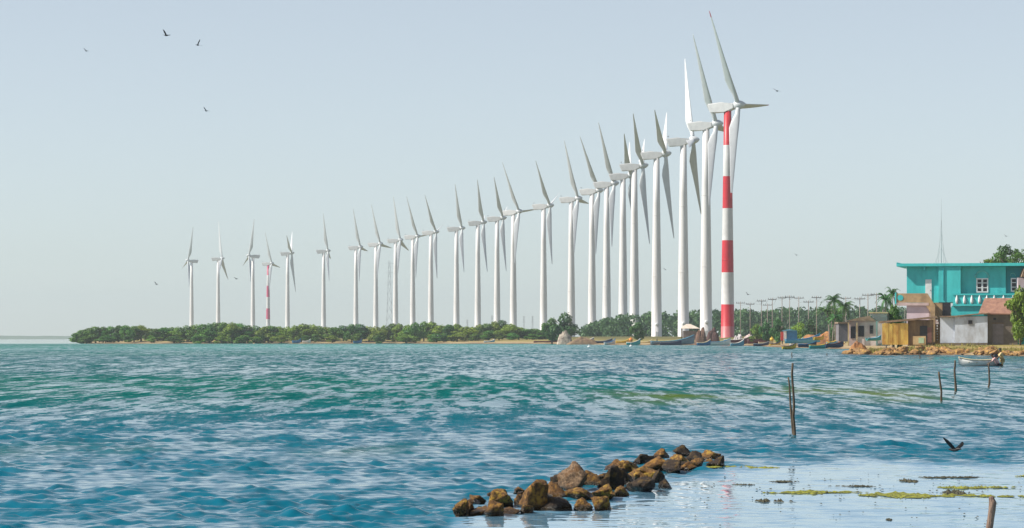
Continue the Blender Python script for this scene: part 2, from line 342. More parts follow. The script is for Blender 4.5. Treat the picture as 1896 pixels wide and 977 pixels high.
# ------------------------------------------------------------------ wind turbines
HUBZ, OV = 76.6, 3.6
BL = 34.6*.98
def blade_mesh(name):
    bm = new(); secs = []
    st = [(0, 1.5, 1.5, 0), (.04, 1.5, 1.45, 0), (.09, 1.7, 1.1, .1), (.16, 2.6, .7, .45), (.24, 3.1, .5, .62), (.35, 2.65, .4, .66), (.5, 2.1, .3, .66), (.65, 1.6, .22, .66), (.8, 1.1, .15, .66), (.93, .65, .09, .66), (.985, .4, .05, .66), (1, .15, .03, .66)]
    for r, ch, th, off in st:
        tw = R(22)*(1-r)**1.5 if r > .1 else R(22)
        ring = []
        for k in range(14):
            a = 2*math.pi*k/14; x = math.cos(a)*ch/2; y = math.sin(a)*th/2
            if r > .1: y *= (1+.6*math.cos(a))*.8
            x -= (off-.0)*ch*.45
            ring.append(bm.verts.new((x*math.cos(tw)-y*math.sin(tw), x*math.sin(tw)+y*math.cos(tw), r*BL)))
        secs.append(ring)
    for i, (a, b) in enumerate(zip(secs, secs[1:])):
        for k in range(14):
            f = bm.faces.new((a[k], a[(k+1) % 14], b[(k+1) % 14], b[k])); f.smooth = True; f.material_index = 1 if i >= 9 else 0
    bm.faces.new(secs[0]); bm.faces.new(secs[-1]).material_index = 1
    bmesh.ops.recalc_face_normals(bm, faces=bm.faces)
    me = bpy.data.meshes.new(name); bm.to_mesh(me); bm.free(); return me
blade_me = blade_mesh('blade'); blade_me.materials.append(M['whiteb']); blade_me.materials.append(M['whiteb'])
blade_red = blade_me.copy(); blade_red.materials[1] = M['redtip']
# tower
def tower_mesh(m, name='tower'):
    bm = new(); pts = [(0, 0, z) for z in (-1, 0, .3, 18, 36, 54, 74.6)]
    tube(bm, pts, [2.45, 2.45, 2.15, 1.98, 1.72, 1.45, 1.15], 28)
    for z, r in ((24.9, 1.9), (49.7, 1.53)): tube(bm, [(0, 0, z), (0, 0, z+.18)], r+.035, 28)
    bmesh.ops.recalc_face_normals(bm, faces=bm.faces)
    me = bpy.data.meshes.new(name); bm.to_mesh(me); bm.free(); me.materials.append(m); return me
def stripes_mat(name, bounds, c):
    m = bpy.data.materials.new(name); m.use_nodes = True; nt = m.node_tree; n = nt.nodes; L = nt.links
    b = n['Principled BSDF']; b.inputs['Roughness'].default_value = .45
    tc = n.new('ShaderNodeTexCoord'); sx = n.new('ShaderNodeSeparateXYZ'); L.new(tc.outputs['Object'], sx.inputs[0])
    dv = n.new('ShaderNodeMath'); dv.operation = 'DIVIDE'; dv.inputs[1].default_value = 75; L.new(sx.outputs['Z'], dv.inputs[0])
    cr = n.new('ShaderNodeValToRGB'); cr.color_ramp.interpolation = 'CONSTANT'; e = cr.color_ramp.elements
    e[0].position = 0; e[0].color = (*bounds[0][1], 1); e[1].position = bounds[1][0]/75; e[1].color = (*bounds[1][1], 1)
    for z, cc in bounds[2:]: q = e.new(z/75); q.color = (*cc, 1)
    L.new(dv.outputs[0], cr.inputs[0])
    nz = n.new('ShaderNodeTexNoise'); nz.inputs['Scale'].default_value = .5; nz.inputs['Detail'].default_value = 6; L.new(tc.outputs['Object'], nz.inputs['Vector'])
    mr = n.new('ShaderNodeMapRange'); mr.inputs[3].default_value = .66; mr.inputs[4].default_value = 1.06; L.new(nz.outputs['Fac'], mr.inputs[0])
    h = n.new('ShaderNodeHueSaturation'); L.new(cr.outputs[0], h.inputs['Color']); L.new(mr.outputs[0], h.inputs['Value']); L.new(h.outputs[0], b.inputs['Base Color'])
    return m
RED = (.62, .015, .03); WH = (.70, .69, .69); FADE = (.62, .16, .17)
near_st = stripes_mat('red_white_bands', [(0, FADE), (3.6, RED), (10.6, WH), (20.9, RED), (31.3, WH), (41.6, RED), (51.8, WH), (61.8, RED)], RED)
MAG = (.60, .02, .12)
far_st = stripes_mat('faded_red_white_bands', [(0, MAG), (4.5, WH), (19, MAG), (29.5, WH), (41, MAG), (52, WH), (62.5, MAG)], MAG)
tw_w = tower_mesh(M['white']); tw_n = tower_mesh(near_st); tw_f = tower_mesh(far_st)
def mk(f):
    bm = new(); f(bm); bmesh.ops.recalc_face_normals(bm, faces=bm.faces); me = bpy.data.meshes.new('m'); bm.to_mesh(me); bm.free(); return me
def nac(bm):                                       # local x is the rotor axis, origin at the hub
    prof = [(-10.1, 1.5), (-5.2, 1.55), (-3.3, .75), (-1.2, .75), (-1.2, -1.0), (-3.0, -1.6), (-4.6, -1.75), (-9.3, -1.55)]
    prism(bm, prof, -1.35, 1.35)
    bmesh.ops.bevel(bm, geom=list(bm.edges), offset=.28, segments=3, affect='EDGES')
def hubm(bm):
    tube(bm, [(-1.25, 0, 0), (-1.1, 0, 0), (0, 0, 0), (.9, 0, 0), (1.7, 0, 0), (2.3, 0, 0), (2.55, 0, 0)], [1.15, 1.35, 1.5, 1.35, .95, .45, .1], 20)
def vane(bm):
    tube(bm, [(-9.0, .4, 1.4), (-9.0, .4, 2.5)], .05, 6); bx(bm, (-9.4, .37, 2.3), (-8.8, .43, 2.55))
def doorm(bm): bx(bm, (-.45, -2.32, .5), (.45, -1.95, 2.7)); bx(bm, (-.6, -2.9, 0), (.6, -2.34, .45))
def boxm(bm):
    tube(bm, [(0, -2.0, 5.6), (0, -2.5, 5.6), (0, -2.62, 5.6)], [.62, .6, .35], 14)
nac_me = mk(nac); nac_me.materials.append(M['nacelle']); hub_me = mk(hubm); hub_me.materials.append(M['whiteb'])
vane_me = mk(vane); vane_me.materials.append(M['steel']); door_me = mk(doorm); door_me.materials.append(M['nacelle']); box_me = mk(boxm); box_me.materials.append(M['whitep'])
for p in nac_me.polygons: p.use_smooth = False
# hub column, hub row, facing (+1 right), first blade angle, apparent yaw, coning
T = [(348, 482, -1, 18, .15, 0), (411, 478, 1, 4, .14, 0), (461, 473, -1, 15, .15, 0), (503, 487, 1, -24, .25, 0), (540, 468, 1, 175, .09, 0),
     (607, 464, 1, -20, .06, 0), (667, 457, 1, -26, .18, 0), (704, 451, 1, -26, .27, 0), (741, 444, 1, -18, .18, 0), (773, 437, 1, -34, .27, 0),
     (807, 429, 1, -43, .22, 0), (855, 422, 1, -32, .085, 0), (895, 411, 1, -40, .05, 0), (931, 403, 1, -45, .12, 0), (961, 391, 1, -35, .36, 0),
     (1018, 380, 1, -46, .22, 0), (1070, 367, 1, -28, .2, -.03), (1109, 352, 1, -40, .22, -.06), (1137, 339, 1, -34, .13, -.06), (1168, 324, 1, 180, .04, 0),
     (1190, 306, 1, -53, .07, 0), (1232, 284, 1, -63, .085, 0), (1283, 259, 1, 22, .04, -.01), (1326, 229, 1, -29, .2, -.048), (1367, 194, 1, -34, .307, -.01)]
ORD = ['leftmost', 'second', 'third', 'fourth', 'fifth', 'sixth', 'seventh', 'eighth', 'ninth', 'tenth', 'eleventh', 'twelfth', 'thirteenth', 'fourteenth', 'fifteenth',
       'sixteenth', 'seventeenth', 'eighteenth', 'nineteenth', 'twentieth', 'twenty-first', 'twenty-second', 'twenty-third', 'twenty-fourth', 'twenty-fifth']
TL = {0: 'white wind turbine at the far left end of the row, nacelle pointing right', 2: 'third white wind turbine from the left, its nacelle pointing right',
      3: 'small far wind turbine on a faded magenta and white striped tower', 24: 'nearest and tallest wind turbine, on a bold red and white banded tower',
      23: 'tall white wind turbine directly left of the red banded one', 22: 'third tallest white wind turbine, second one left of the red banded tower'}
TPX = []
for i, (hx, hy, fc, th0, k, cone) in enumerate(T):
    D = (HUBZ-CH)*F/(HY-hy); hub = P(hx, hy, D)
    sph = (hx-HX)/F; K = k+sph if fc > 0 else k-sph
    cK = math.sqrt(max(0, 1-K*K)); t = .1
    a = Vector((fc*cK, -K, t)).normalized(); u = Vector((K, fc*cK, 0)).normalized()
    v_ = Vector((-fc*cK*t, K*t, 1)).normalized()
    base = Vector((hub.x-a.x*OV, hub.y-a.y*OV, 2.0)); TPX.append(hx-fc*OV*F/D)
    lab = TL.get(i, 'white wind turbine, %s from the left in the long row' % ORD[i])
    e = empty('wind_turbine', base, lab, 'wind turbine', 'wind turbines standing in a row along the lagoon shore')
    two = {24: tw_n, 3: tw_f}.get(i, tw_w)
    o = link('tower', two, None, e)
    rot = Matrix((a, a.cross(Vector((0, 0, 1))).normalized()*-1, Vector((0, 0, 1)))).transposed()
    yv = Vector((0, 0, 1)).cross(a).normalized(); zv = a.cross(yv)
    rm = Matrix((a, yv, zv)).transposed().to_4x4()
    loc = hub-base
    for nm, m_ in (('nacelle', nac_me), ('hub', hub_me)):
        o = link(nm, m_, None, e); o.matrix_local = Matrix.Translation(loc) @ rm
        if nm == 'nacelle':
            w = link('wind_vane', vane_me, None, o)
    for j in range(3):
        th = R(th0+120*j); s = (u*math.sin(th)+v_*math.cos(th)+a*cone).normalized()
        tg = a.cross(s).normalized(); pit = R(52)
        c_ = (tg*math.cos(pit)+a*math.sin(pit)); c_ = (c_-s*c_.dot(s)).normalized(); y_ = s.cross(c_)
        o = link('blade', blade_red if i == 24 else blade_me, None, e)
        o.matrix_local = Matrix.Translation(loc+s*.6) @ Matrix((c_, y_, s)).transposed().to_4x4()
    if 15 <= i < 24: link('door', door_me, None, e); link('junction_box', box_me, None, e)

# ------------------------------------------------------------------ vegetation
def leaf_crown(name, lobes, n, size, m, seed, inner=.35):
    r = np.random.RandomState(seed); vs = []; fs = []
    wts = np.array([l[3]*l[4] for l in lobes]); wts = wts/wts.sum()
    pick = r.choice(len(lobes), n, p=wts)
    for q in range(n):
        cx, cy, cz, rx, rz = lobes[pick[q]]
        d = r.normal(size=3); d /= np.linalg.norm(d)
        rad = 1-inner*r.rand()**1.6; rad *= 1+.22*noise.noise(Vector((cx+d[0]*2.1, cy+d[1]*2.1, cz+d[2]*2.1)))
        p = Vector((cx+d[0]*rx*rad, cy+d[1]*rx*rad, cz+d[2]*rz*rad))
        nn = Vector(d)+Vector(r.normal(size=3))*.55; nn.normalize()
        a = nn.cross(Vector(r.normal(size=3))).normalized(); b = nn.cross(a); s = size*(.55+.8*r.rand())
        i = len(vs); vs += [p-a*s, p+b*s*.55, p+a*s, p-b*s*.55]; fs.append((i, i+1, i+2, i+3))
    me = bpy.data.meshes.new(name); me.from_pydata([tuple(v) for v in vs], [], fs); me.materials.append(m); return me
def trunk_mesh(h, r0, limbs, m, seed, lean=0):
    rr = random.Random(seed); bm = new()
    tube(bm, [(0, 0, -.4), (lean*.3, 0, h*.3), (lean*.7, rr.uniform(-.2, .2), h*.65), (lean, 0, h)], [r0*1.3, r0, r0*.7, r0*.35], 8)
    for k in range(limbs):
        a = rr.uniform(0, 6.28); z = h*rr.uniform(.3, .7); l = h*rr.uniform(.35, .6)
        tube(bm, [(lean*z/h, 0, z), (lean*z/h+math.cos(a)*l*.5, math.sin(a)*l*.5, z+l*.35), (lean*z/h+math.cos(a)*l*.9, math.sin(a)*l*.9, z+l*.75)], [r0*.5, r0*.35, r0*.15], 6)
    bmesh.ops.recalc_face_normals(bm, faces=bm.faces); me = bpy.data.meshes.new('trunk'); bm.to_mesh(me); bm.free(); me.materials.append(m); return me
VAR = []
for s in range(8):                                 # unit trees about 6 m tall and 6 m wide
    rr = random.Random(40+s); lb = []
    for k in range(13):
        a = rr.uniform(0, 6.28); q = rr.uniform(.2, 2.0); z = rr.uniform(1.2, 4.8)*(1-.12*q)
        lb.append((math.cos(a)*q, math.sin(a)*q, z, rr.uniform(.5, 1.35), rr.uniform(.45, 1.1)))
    lb.append((0, 0, 4.2, 1.2, 1.4))
    VAR.append((leaf_crown('crown', lb, 2600, .24, [M['leaf'], M['leaf'], M['leafd'], M['leafy']][s % 4], s), trunk_mesh(4.2, .16, 6, M['bark'], s)))
def tree(name, px, D, top, wpx, label, cat, group=None, var=0, crown=None, trunk=None, zb=None, rz=None, hh=5.5, ww=5.2):
    x = X(px, D); z0 = gz(x, D) if zb is None else zb
    z1 = Z(top, D); h = max(z1-z0, .8)
    e = empty(name, (x, D, z0), label, cat, group, rz if rz is not None else rnd.uniform(0, 6.28))
    c, t = VAR[var] if crown is None else (crown, trunk)
    sw = wpx/F*D/ww
    e.scale = (sw, sw, h/hh)
    link('crown', c, None, e)
    if t: link('trunk', t, None, e)
    return e
def place_words(px):
    js = [j for j in range(24)]
    near = min(range(25), key=lambda j: abs(TPX[j]-px))
    if abs(TPX[near]-px) < 7: return 'in front of the tower of the %s turbine from the left' % ORD[near]
    lft = [j for j in range(25) if TPX[j] < px]
    if not lft: return None
    j = max(lft, key=lambda q: TPX[q])
    nx = min([q for q in range(25) if TPX[q] > px], key=lambda q: TPX[q], default=None)
    return 'between the %s and %s turbines from the left' % (ORD[j], ORD[nx])
prof = [(145, 613), (160, 607), (185, 604), (225, 602), (265, 603), (285, 611), (310, 606), (345, 604), (375, 601), (400, 597), (440, 597), (452, 603), (480, 605), (505, 604), (525, 607), (560, 601), (575, 601), (595, 606), (620, 605),
        (650, 600), (675, 600), (690, 606), (710, 602), (730, 598), (755, 602), (775, 595), (800, 596), (820, 604), (838, 600), (855, 600), (868, 607), (885, 603), (905, 598), (928, 592), (945, 600), (960, 606), (985, 608), (1005, 610)]
ppx = [p[0] for p in prof]; ppy = [p[1] for p in prof]
used = {}
def unique(base_label):
    n = used.get(base_label, 0); used[base_label] = n+1; return n
px = 152; k = 0; cand = []
while px < 1012:
    w = rnd.uniform(34, 58); cand.append((px, w, float(np.interp(px, ppx, ppy)))); px += rnd.uniform(12, 17)
places = {}
for px, w, top in cand: places.setdefault(place_words(px), []).append(px)
for i, (px, w, top) in enumerate(cand):
    pl = place_words(px)
    if pl is None:
        same = places[None]; q = same.index(px); lab = ('leftmost rounded mangrove tree, at the tip of the spit over open water' if q == 0 else 'rounded mangrove tree left of every turbine, %s from the tip of the spit' % ORD[q])
    else:
        same = places[pl]; q = same.index(px)
        lab = 'green shoreline tree ' + pl if len(same) == 1 else '%s green shoreline tree %s' % (('leftmost' if q == 0 else ORD[q]), pl)
    Dm = 1216+rnd.uniform(0, 22) if px < 560 else 1236+rnd.uniform(0, 25)
    if top > 600: top -= rnd.uniform(-1.5, 2)
    tree('mangrove_tree', px, Dm, top, w, lab, 'tree', 'mangrove trees lining the low spit', var=rnd.choice([0, 1, 4, 5, 3] if px < 420 else [0, 1, 7, 3, 4, 5, 6, 3]))
# low bushes in front of the tree line
bush_spots = [(160, 622), (196, 621), (238, 620), (280, 621), (322, 622), (366, 620), (410, 621), (452, 620), (476, 624), (521, 620), (566, 621), (583, 618), (615, 621), (662, 617), (700, 620), (752, 619), (808, 617), (822, 619), (846, 618), (880, 617), (905, 612), (924, 611), (948, 616), (985, 618)]
for i, (px, top) in enumerate(bush_spots):
    tree('shore_bush', px, 1212 if px < 560 else 1226, top, rnd.uniform(26, 46), ('leftmost low bush at the water edge of the green spit' if i == 0 else '%s low bush from the left at the water edge of the green spit' % ORD[i] if i < 23 else 'rightmost low bush at the water edge of the green spit'),
         'bush', 'low bushes at the foot of the mangroves', var=[3, 0, 4, 7, 1, 5][i % 6] if px > 400 else [0, 1, 4][i % 3])
# larger separate trees on the shore
tree('broadleaf_tree', 1047, 1075, 579, 56, 'large dark green tree beside the seventeenth turbine tower, over the brown heap', 'tree', var=2)
tree('broadleaf_tree', 1022, 1080, 589, 44, 'rounded tree left of and leaning on the large dark tree', 'tree', var=6)
tree('broadleaf_tree', 1182, 985, 597, 36, 'small umbrella shaped dark tree in front of the twenty-first turbine tower', 'tree', var=6)
tree('broadleaf_tree', 1401, 880, 600, 34, 'yellowish green bush right of the red banded tower', 'bush', var=3)
tree('broadleaf_tree', 1419, 860, 597, 30, 'second green bush right of the red banded tower', 'bush', var=6)
tree('broadleaf_tree', 1440, 840, 590, 36, 'dark green tree behind the small blue hut', 'tree', var=2)
tree('broadleaf_tree', 1482, 830, 596, 34, 'light green rounded bush right of the blue hut', 'bush', var=7)
tree('broadleaf_tree', 1500, 820, 591, 36, 'dark rounded bush between the blue hut and the palms', 'bush', var=2)
tree('broadleaf_tree', 1655, 440, 565, 44, 'bright green bush beside the teal house terrace', 'bush', var=0)
tree('broadleaf_tree', 1889, 405, 532, 62, 'bright green leafy tree at the right edge, before the grey shed', 'tree', var=3)
# tall trees whose crowns show over the teal roof: (column, distance, top row, spread px, label)
for q, (px, D, top, w, lab) in enumerate(((1863, 545, 444, 50, 'topmost leafy tree crown above the teal house roof'), (1836, 528, 473, 44, 'low spreading treetop behind the teal roof, left of the taller crown'), (1896, 520, 452, 46, 'dark treetop behind the teal house roof at the far right edge'))):
    x = X(px, D); z0 = gz(x, D); ht = Z(top, D)-z0; hw = w/2/F*D; rr = random.Random(60+q); lb = []
    for k in range(17):
        a = rr.uniform(-1, 1); zz = ht-1-rr.uniform(0, 1)*(.8+abs(a)*3.4)-(0 if q else abs(a)*1.0); lb.append((a*hw, rr.uniform(-1.5, 1.5), zz, rr.uniform(.45, .95), rr.uniform(.35, .75)))
    for k in range(8): lb.append((rr.uniform(-1, 1)*hw, rr.uniform(-1.5, 1.5), ht-rr.uniform(3, 6), rr.uniform(.8, 1.3), rr.uniform(.8, 1.2)))
    e = empty('tall_tree', (x, D, z0), lab, 'tree', 'tall trees behind the teal house'); link('crown', leaf_crown('crown', lb, 2600, .2, M['leafd' if q != 1 else 'leaf'], 70+q), None, e); link('trunk', trunk_mesh(ht*.85, .25, 9, M['bark'], 70+q), None, e)
# palms
def palm_meshes(seed, h):
    rr = random.Random(seed); bm = new(); tube(bm, [(0, 0, -.4), (.2, 0, h*.4), (.6, 0, h*.8), (.8, 0, h)], [.28, .2, .17, .15], 8)
    bmesh.ops.recalc_face_normals(bm, faces=bm.faces); t = bpy.data.meshes.new('trunk'); bm.to_mesh(t); bm.free(); t.materials.append(M['palm_bark'])
    vs = []; fs = []
    for k in range(22):
        a = rr.uniform(0, 6.28); el = rr.uniform(-.3, 1.2); L = rr.uniform(2.8, 3.8); d = Vector((math.cos(a), math.sin(a), 0)); side = Vector((-d.y, d.x, 0)); pr = Vector((.8, 0, h)); 
        for j in range(16):
            s = j/15*L; el2 = el-j/15*1.7; p = pr+(d*math.cos(el2)+Vector((0, 0, math.sin(el2))))*L/15
            for sg in (-1, 1):
                lf = .75*math.sin(math.pi*min(1, .15+j/16*.85)); tip = p+side*sg*lf+Vector((0, 0, -.35*lf))+d*.25
                i = len(vs); vs += [tuple(pr), tuple(p), tuple(tip)]; fs.append((i, i+1, i+2))
            pr = p
    c = bpy.data.meshes.new('crown'); c.from_pydata(vs, [], fs); c.materials.append(M['leafd']); return c, t
PM = [palm_meshes(s, 9) for s in (1, 2, 3)]
for px, D, top, w, lab, q in ((1548, 700, 543, 52, 'tallest palm tree, in the dark clump left of the shoreline huts', 0), (1537, 690, 566, 46, 'shorter palm on the left side of the dark palm clump', 1),
                         (1560, 690, 556, 46, 'palm leaning on the right side of the dark palm clump', 2), (1541, 670, 580, 40, 'lowest bushy palm at the foot of the dark clump', 1),
                         (1641, 470, 540, 36, 'thin palm left of the teal house wall', 2), (1652, 480, 530, 32, 'windblown palm touching the left wall of the teal house', 0)):
    x = X(px, D); z0 = gz(x, D); h = Z(top, D)-z0; e = empty('palm_tree', (x, D, z0), lab, 'palm tree', 'palms behind the fishing huts', rnd.uniform(0, 6)); s = w/F*D/6.3
    e.scale = (s, s, h/10.5); link('crown', PM[q][0], None, e); link('trunk', PM[q][1], None, e)
tree('broadleaf_tree', 1550, 705, 572, 46, 'dark bushy undergrowth tree standing among the palm clump', 'tree', var=2)
# the far wood on the right: one mass
lobes = []; trunks = new(); r = random.Random(9)
for k in range(330):
    px = r.uniform(1078, 1900); D = r.uniform(1330, 1560); x = X(px, D)
    top = float(np.interp(px, [1078, 1120, 1200, 1340, 1420, 1560, 1900], [606, 586, 577, 573, 571, 569, 564]))+r.uniform(-1, 8)
    z1 = Z(top, 1400); rr_ = r.uniform(1.6, 3.2)
    lobes.append((x, D, z1-rr_*.8, rr_, rr_*.9))
    if r.random() < .8: lobes.append((x+r.uniform(-2, 2), D, max(3, z1*.62), rr_*1.1, rr_*1.2))
    if r.random() < .6: lobes.append((x+r.uniform(-2, 2), D, 4.0, rr_*1.2, rr_*1.3))
    if k % 7 == 0: tube(trunks, [(x, D-3, 1.5), (x+r.uniform(-.6, .6), D-3, z1-1)], [.24, .14], 5)
o = link('woodland', leaf_crown('woodland', lobes, 52000, .8, M['wood_leaf'], 5)); tag(o, 'hazy green wood forming the backdrop behind the nearest turbine towers', 'wood', None, 'stuff')
w = obj('trunks', trunks, M['palm_bark'], o)

# ------------------------------------------------------------------ pylons, poles, wires
def pylon(px, D, top, wpx, label):
    x = X(px, D); h = Z(top, D)-2; w = wpx/F*D/2; bm = new(); n = 9; th = .075*D/2600
    for i in range(n):
        z0, z1 = h*i/n, h*(i+1)/n; a, b = w*(1-.8*i/n), w*(1-.8*(i+1)/n)
        c0 = [(-a, -a, z0), (a, -a, z0), (a, a, z0), (-a, a, z0)]; c1 = [(-b, -b, z1), (b, -b, z1), (b, b, z1), (-b, b, z1)]
        for k in range(4):
            tube(bm, [c0[k], c1[k]], th, 4); tube(bm, [c0[k], c1[(k+1) % 4]], th*.6, 4); tube(bm, [c0[(k+1) % 4], c1[k]], th*.6, 4)
    e = empty('lattice_pylon', (x, D, 2), label, 'pylon'); obj('lattice_mast', bm, M['pylon'], e)
    for f in (.72, .84, .96):
        bm = new(); tube(bm, [(-w*1.3, 0, h*f), (0, 0, h*f+.6), (w*1.3, 0, h*f)], th, 4); obj('crossarm', bm, M['pylon'], e)
pylon(721, 3300, 482, 12, 'faint grey lattice pylon left of the ninth turbine tower')
for px, top, q in ((865, 592, 'thirteenth'), (911, 584, 'fourteenth'), (970, 585, 'fifteenth'), (986, 585, 'sixteenth')):
    pylon(px, 1750, top, 4, 'short thin pylon above the treetops near the %s turbine tower' % q)
pole_me = mk(lambda b: tube(b, [(0, 0, -.5), (0, 0, 10)], [.13, .09], 8)); pole_me.materials.append(mat('pole_concrete', (.30, .25, .22), .8))
arm_me = mk(lambda b: (bx(b, (-1.3, -.07, 9.55), (1.3, .07, 9.7)), [tube(b, [(q, 0, 9.7), (q, 0, 9.98)], .05, 5) for q in (-1.2, -.5, .5, 1.2)])); arm_me.materials.append(M['steel'])
poles = [(1371, 558), (1389, 560), (1410, 554), (1421, 562), (1430, 551), (1448, 548), (1462, 546.5), (1479, 548.5), (1497, 556), (1512, 547.5), (1540, 556), (1566, 549), (1592, 550), (1607, 543), (1623, 542), (1635, 547)]
tops = []
for i, (px, top) in enumerate(poles):
    D = 935-14*i; x = X(px, D); z0 = gz(x, D); h = Z(top, D)-z0
    e = empty('utility_pole', (x, D, z0), ('first' if i == 0 else ORD[i])+' utility pole with a crossarm, counting right from the red banded tower', 'utility pole', 'utility poles behind the fishing huts', rnd.uniform(-.5, .5))
    e.scale = (1, 1, h/10); link('pole', pole_me, None, e); link('crossarm', arm_me, None, e); tops.append(Vector((x, D, Z(top, D)-.1)))
for i in range(len(tops)-1):
    bm = new()
    for off in (-1.1, 1.1):
        a, b = tops[i], tops[i+1]; tube(bm, [a.lerp(b, t)+Vector((off, 0, -1.6*t*(1-t)*2)) for t in [k/8 for k in range(9)]], .022, 4)
    tag(obj('overhead_wire', bm, M['steel']), 'sagging wires between the %s and %s utility poles right of the red banded tower' % ('first' if i == 0 else ORD[i], ORD[i+1]), 'wire', 'wires strung between the utility poles')

# ------------------------------------------------------------------ buildings on the headland
def pb(bm, px0, px1, py0, py1, D0, D1, D=None):      # box from photo columns/rows at its front distance
    Dm = D0 if D is None else D
    bx(bm, (X(px0, Dm), D0, Z(py1, Dm)), (X(px1, Dm), D1, Z(py0, Dm)))
def pbo(name, px0, px1, py0, py1, D0, D1, m, parent, D=None, bev=0):
    bm = new(); pb(bm, px0, px1, py0, py1, D0, D1, D)
    if bev: bmesh.ops.bevel(bm, geom=list(bm.edges), offset=bev, segments=2, affect='EDGES')
    o = obj(name, bm, m); 
    if parent: o.parent = parent; o.matrix_parent_inverse = Matrix.Translation(-parent.location)
    return o
def up(bm, name, m, parent, smooth=False):
    o = obj(name, bm, m, None, smooth); o.parent = parent; o.matrix_parent_inverse = Matrix.Translation(-parent.location); return o
def sub(o, parent): return o
def wnd(name, px0, px1, py0, py1, Df, parent, fm, nx, ny, bar=.09, off=0):
    x0, x1, z0, z1 = X(px0, Df), X(px1, Df), Z(py1, Df), Z(py0, Df); bm = new(); y0, y1 = Df-.09, Df+.02
    bx(bm, (x0, y0, z0), (x0+bar, y1, z1)); bx(bm, (x1-bar, y0, z0), (x1, y1, z1)); bx(bm, (x0+bar, y0, z0), (x1-bar, y1, z0+bar)); bx(bm, (x0+bar, y0, z1-bar), (x1-bar, y1, z1))
    for k in range(1, nx): q = x0+(x1-x0)*k/nx; bx(bm, (q-bar*.7, y0+.01, z0+bar), (q+bar*.7, y1, z1-bar))
    for k in range(1, ny): q = z0+(z1-z0)*k/ny; bx(bm, (x0+bar, y0+.02, q-bar*.35), (x1-bar, y1, q+bar*.35))
    w = new(); bx(w, (x0+.01, Df-.04, z0+.01), (x1-.01, Df+.03, z1-.01)); p = up(w, name, M['dark'], parent)
    f = obj('frame', bm, fm); f.parent = p; f.matrix_parent_inverse = p.matrix_parent_inverse.copy() @ Matrix() ; 
    f.matrix_parent_inverse = Matrix.Translation(-parent.location)
    p.matrix_parent_inverse = Matrix.Translation(-parent.location)
    f.matrix_parent_inverse = Matrix()              # the window already carries the offset
    return p

A = 423.0
base = P(1760, 640, A)
hs_ = empty('teal_house', (base.x, base.y, 1.0), 'two storey teal house with a flat roof, white arched window and balcony', 'house')
hb = []
pbo('roof_slab', 1661, 1990, 487.3, 493, A-.75, A+12, M['teal'], hs_, A, .03)
pbo('roof_edge', 1661, 1664, 485.5, 487, A-.75, A+12, M['teal'], hs_, A)
pbo('wall', 1679, 1738, 493.3, 640, A+.15, A+11, M['teal'], hs_, A)
pbo('pier', 1738.3, 1779, 493.3, 559.5, A-.55, A+10.5, M['teal'], hs_, A)
pbo('wall', 1779.3, 1861, 493.3, 640, A+.25, A+10, M['teal'], hs_, A)
pbo('wall', 1861.3, 1990, 493.3, 640, A+.85, A+10, M['teald'], hs_, A)  # shaded right wing, its shadow painted in with the darker teal
pbo('beam', 1711, 1714, 493.3, 499, A-.6, A+.14, M['teal'], hs_, A)
pbo('drainpipe', 1747, 1748.6, 495, 555, A-.68, A-.56, M['teald'], hs_, A)
d = pbo('door', 1713.5, 1725, 517, 554, A+.05, A+.2, M['whitep'], hs_, A)
bm = new(); pb(bm, 1722.5, 1723.5, 536, 538, A-.0, A+.06, A); dh = obj('handle', bm, M['steel']); dh.parent = d
wnd('window', 1806.5, 1828.5, 515, 541.5, A+.25, hs_, M['whitep'], 2, 3, .16)
wnd('window', 1868, 1879.5, 515, 540, A+.85, hs_, M['whitep'], 1, 3, .14)
bm = new(); cx, cz, rr_ = X(1817.5, A), Z(514, A), 12.2/F*A
tube(bm, [(cx+math.cos(a)*rr_, A+.2, cz+math.sin(a)*rr_*1.05) for a in [math.pi*k/14 for k in range(15)]], .11, 8); up(bm, 'arch_moulding', mat('light_teal_trim', (.14, .60, .58), .6), hs_)
bm = new(); cx = X(1873.5, A); cz = Z(511, A)
tube(bm, [(cx+math.cos(a)*.35, A+.8, cz+math.sin(a)*.4) for a in [math.pi*k/10 for k in range(11)]], .06, 6); up(bm, 'arch_moulding', bpy.data.materials['light_teal_trim'], hs_)
# balcony in front of the right wing
pbo('balcony_floor', 1765, 1990, 562.5, 566.5, A-.95, A+.24, M['teal'], hs_, A)
pbo('balcony_rail', 1765, 1990, 543.5, 546.2, A-.92, A-.70, M['teal'], hs_, A)
pbo('balcony_panel', 1765, 1990, 546.4, 562.3, A-.80, A-.74, M['teal'], hs_, A)
for bxp in (1772.5, 1786.5, 1800, 1814, 1827.5, 1841, 1858, 1875):
    bm = new(); x = X(bxp, A); tube(bm, [(x, A-.86, Z(q, A)) for q in (562.2, 559, 555, 551, 548, 546.6)], [.12, .19, .2, .14, .07, .05], 10); up(bm, 'baluster', M['whitep'], hs_)
pbo('lower_wall', 1762, 1822, 566.8, 584, A-.70, A+.14, M['teal'], hs_, A)
pbo('recess_shade', 1746, 1760.5, 560, 586, A-.62, A-.3, M['dark'], hs_, A)  # solid near-black block, its colour stands for the shade of the opening
pbo('lower_wall', 1722, 1745.5, 560, 640, A-.50, A+.1, M['tan'], hs_, A)
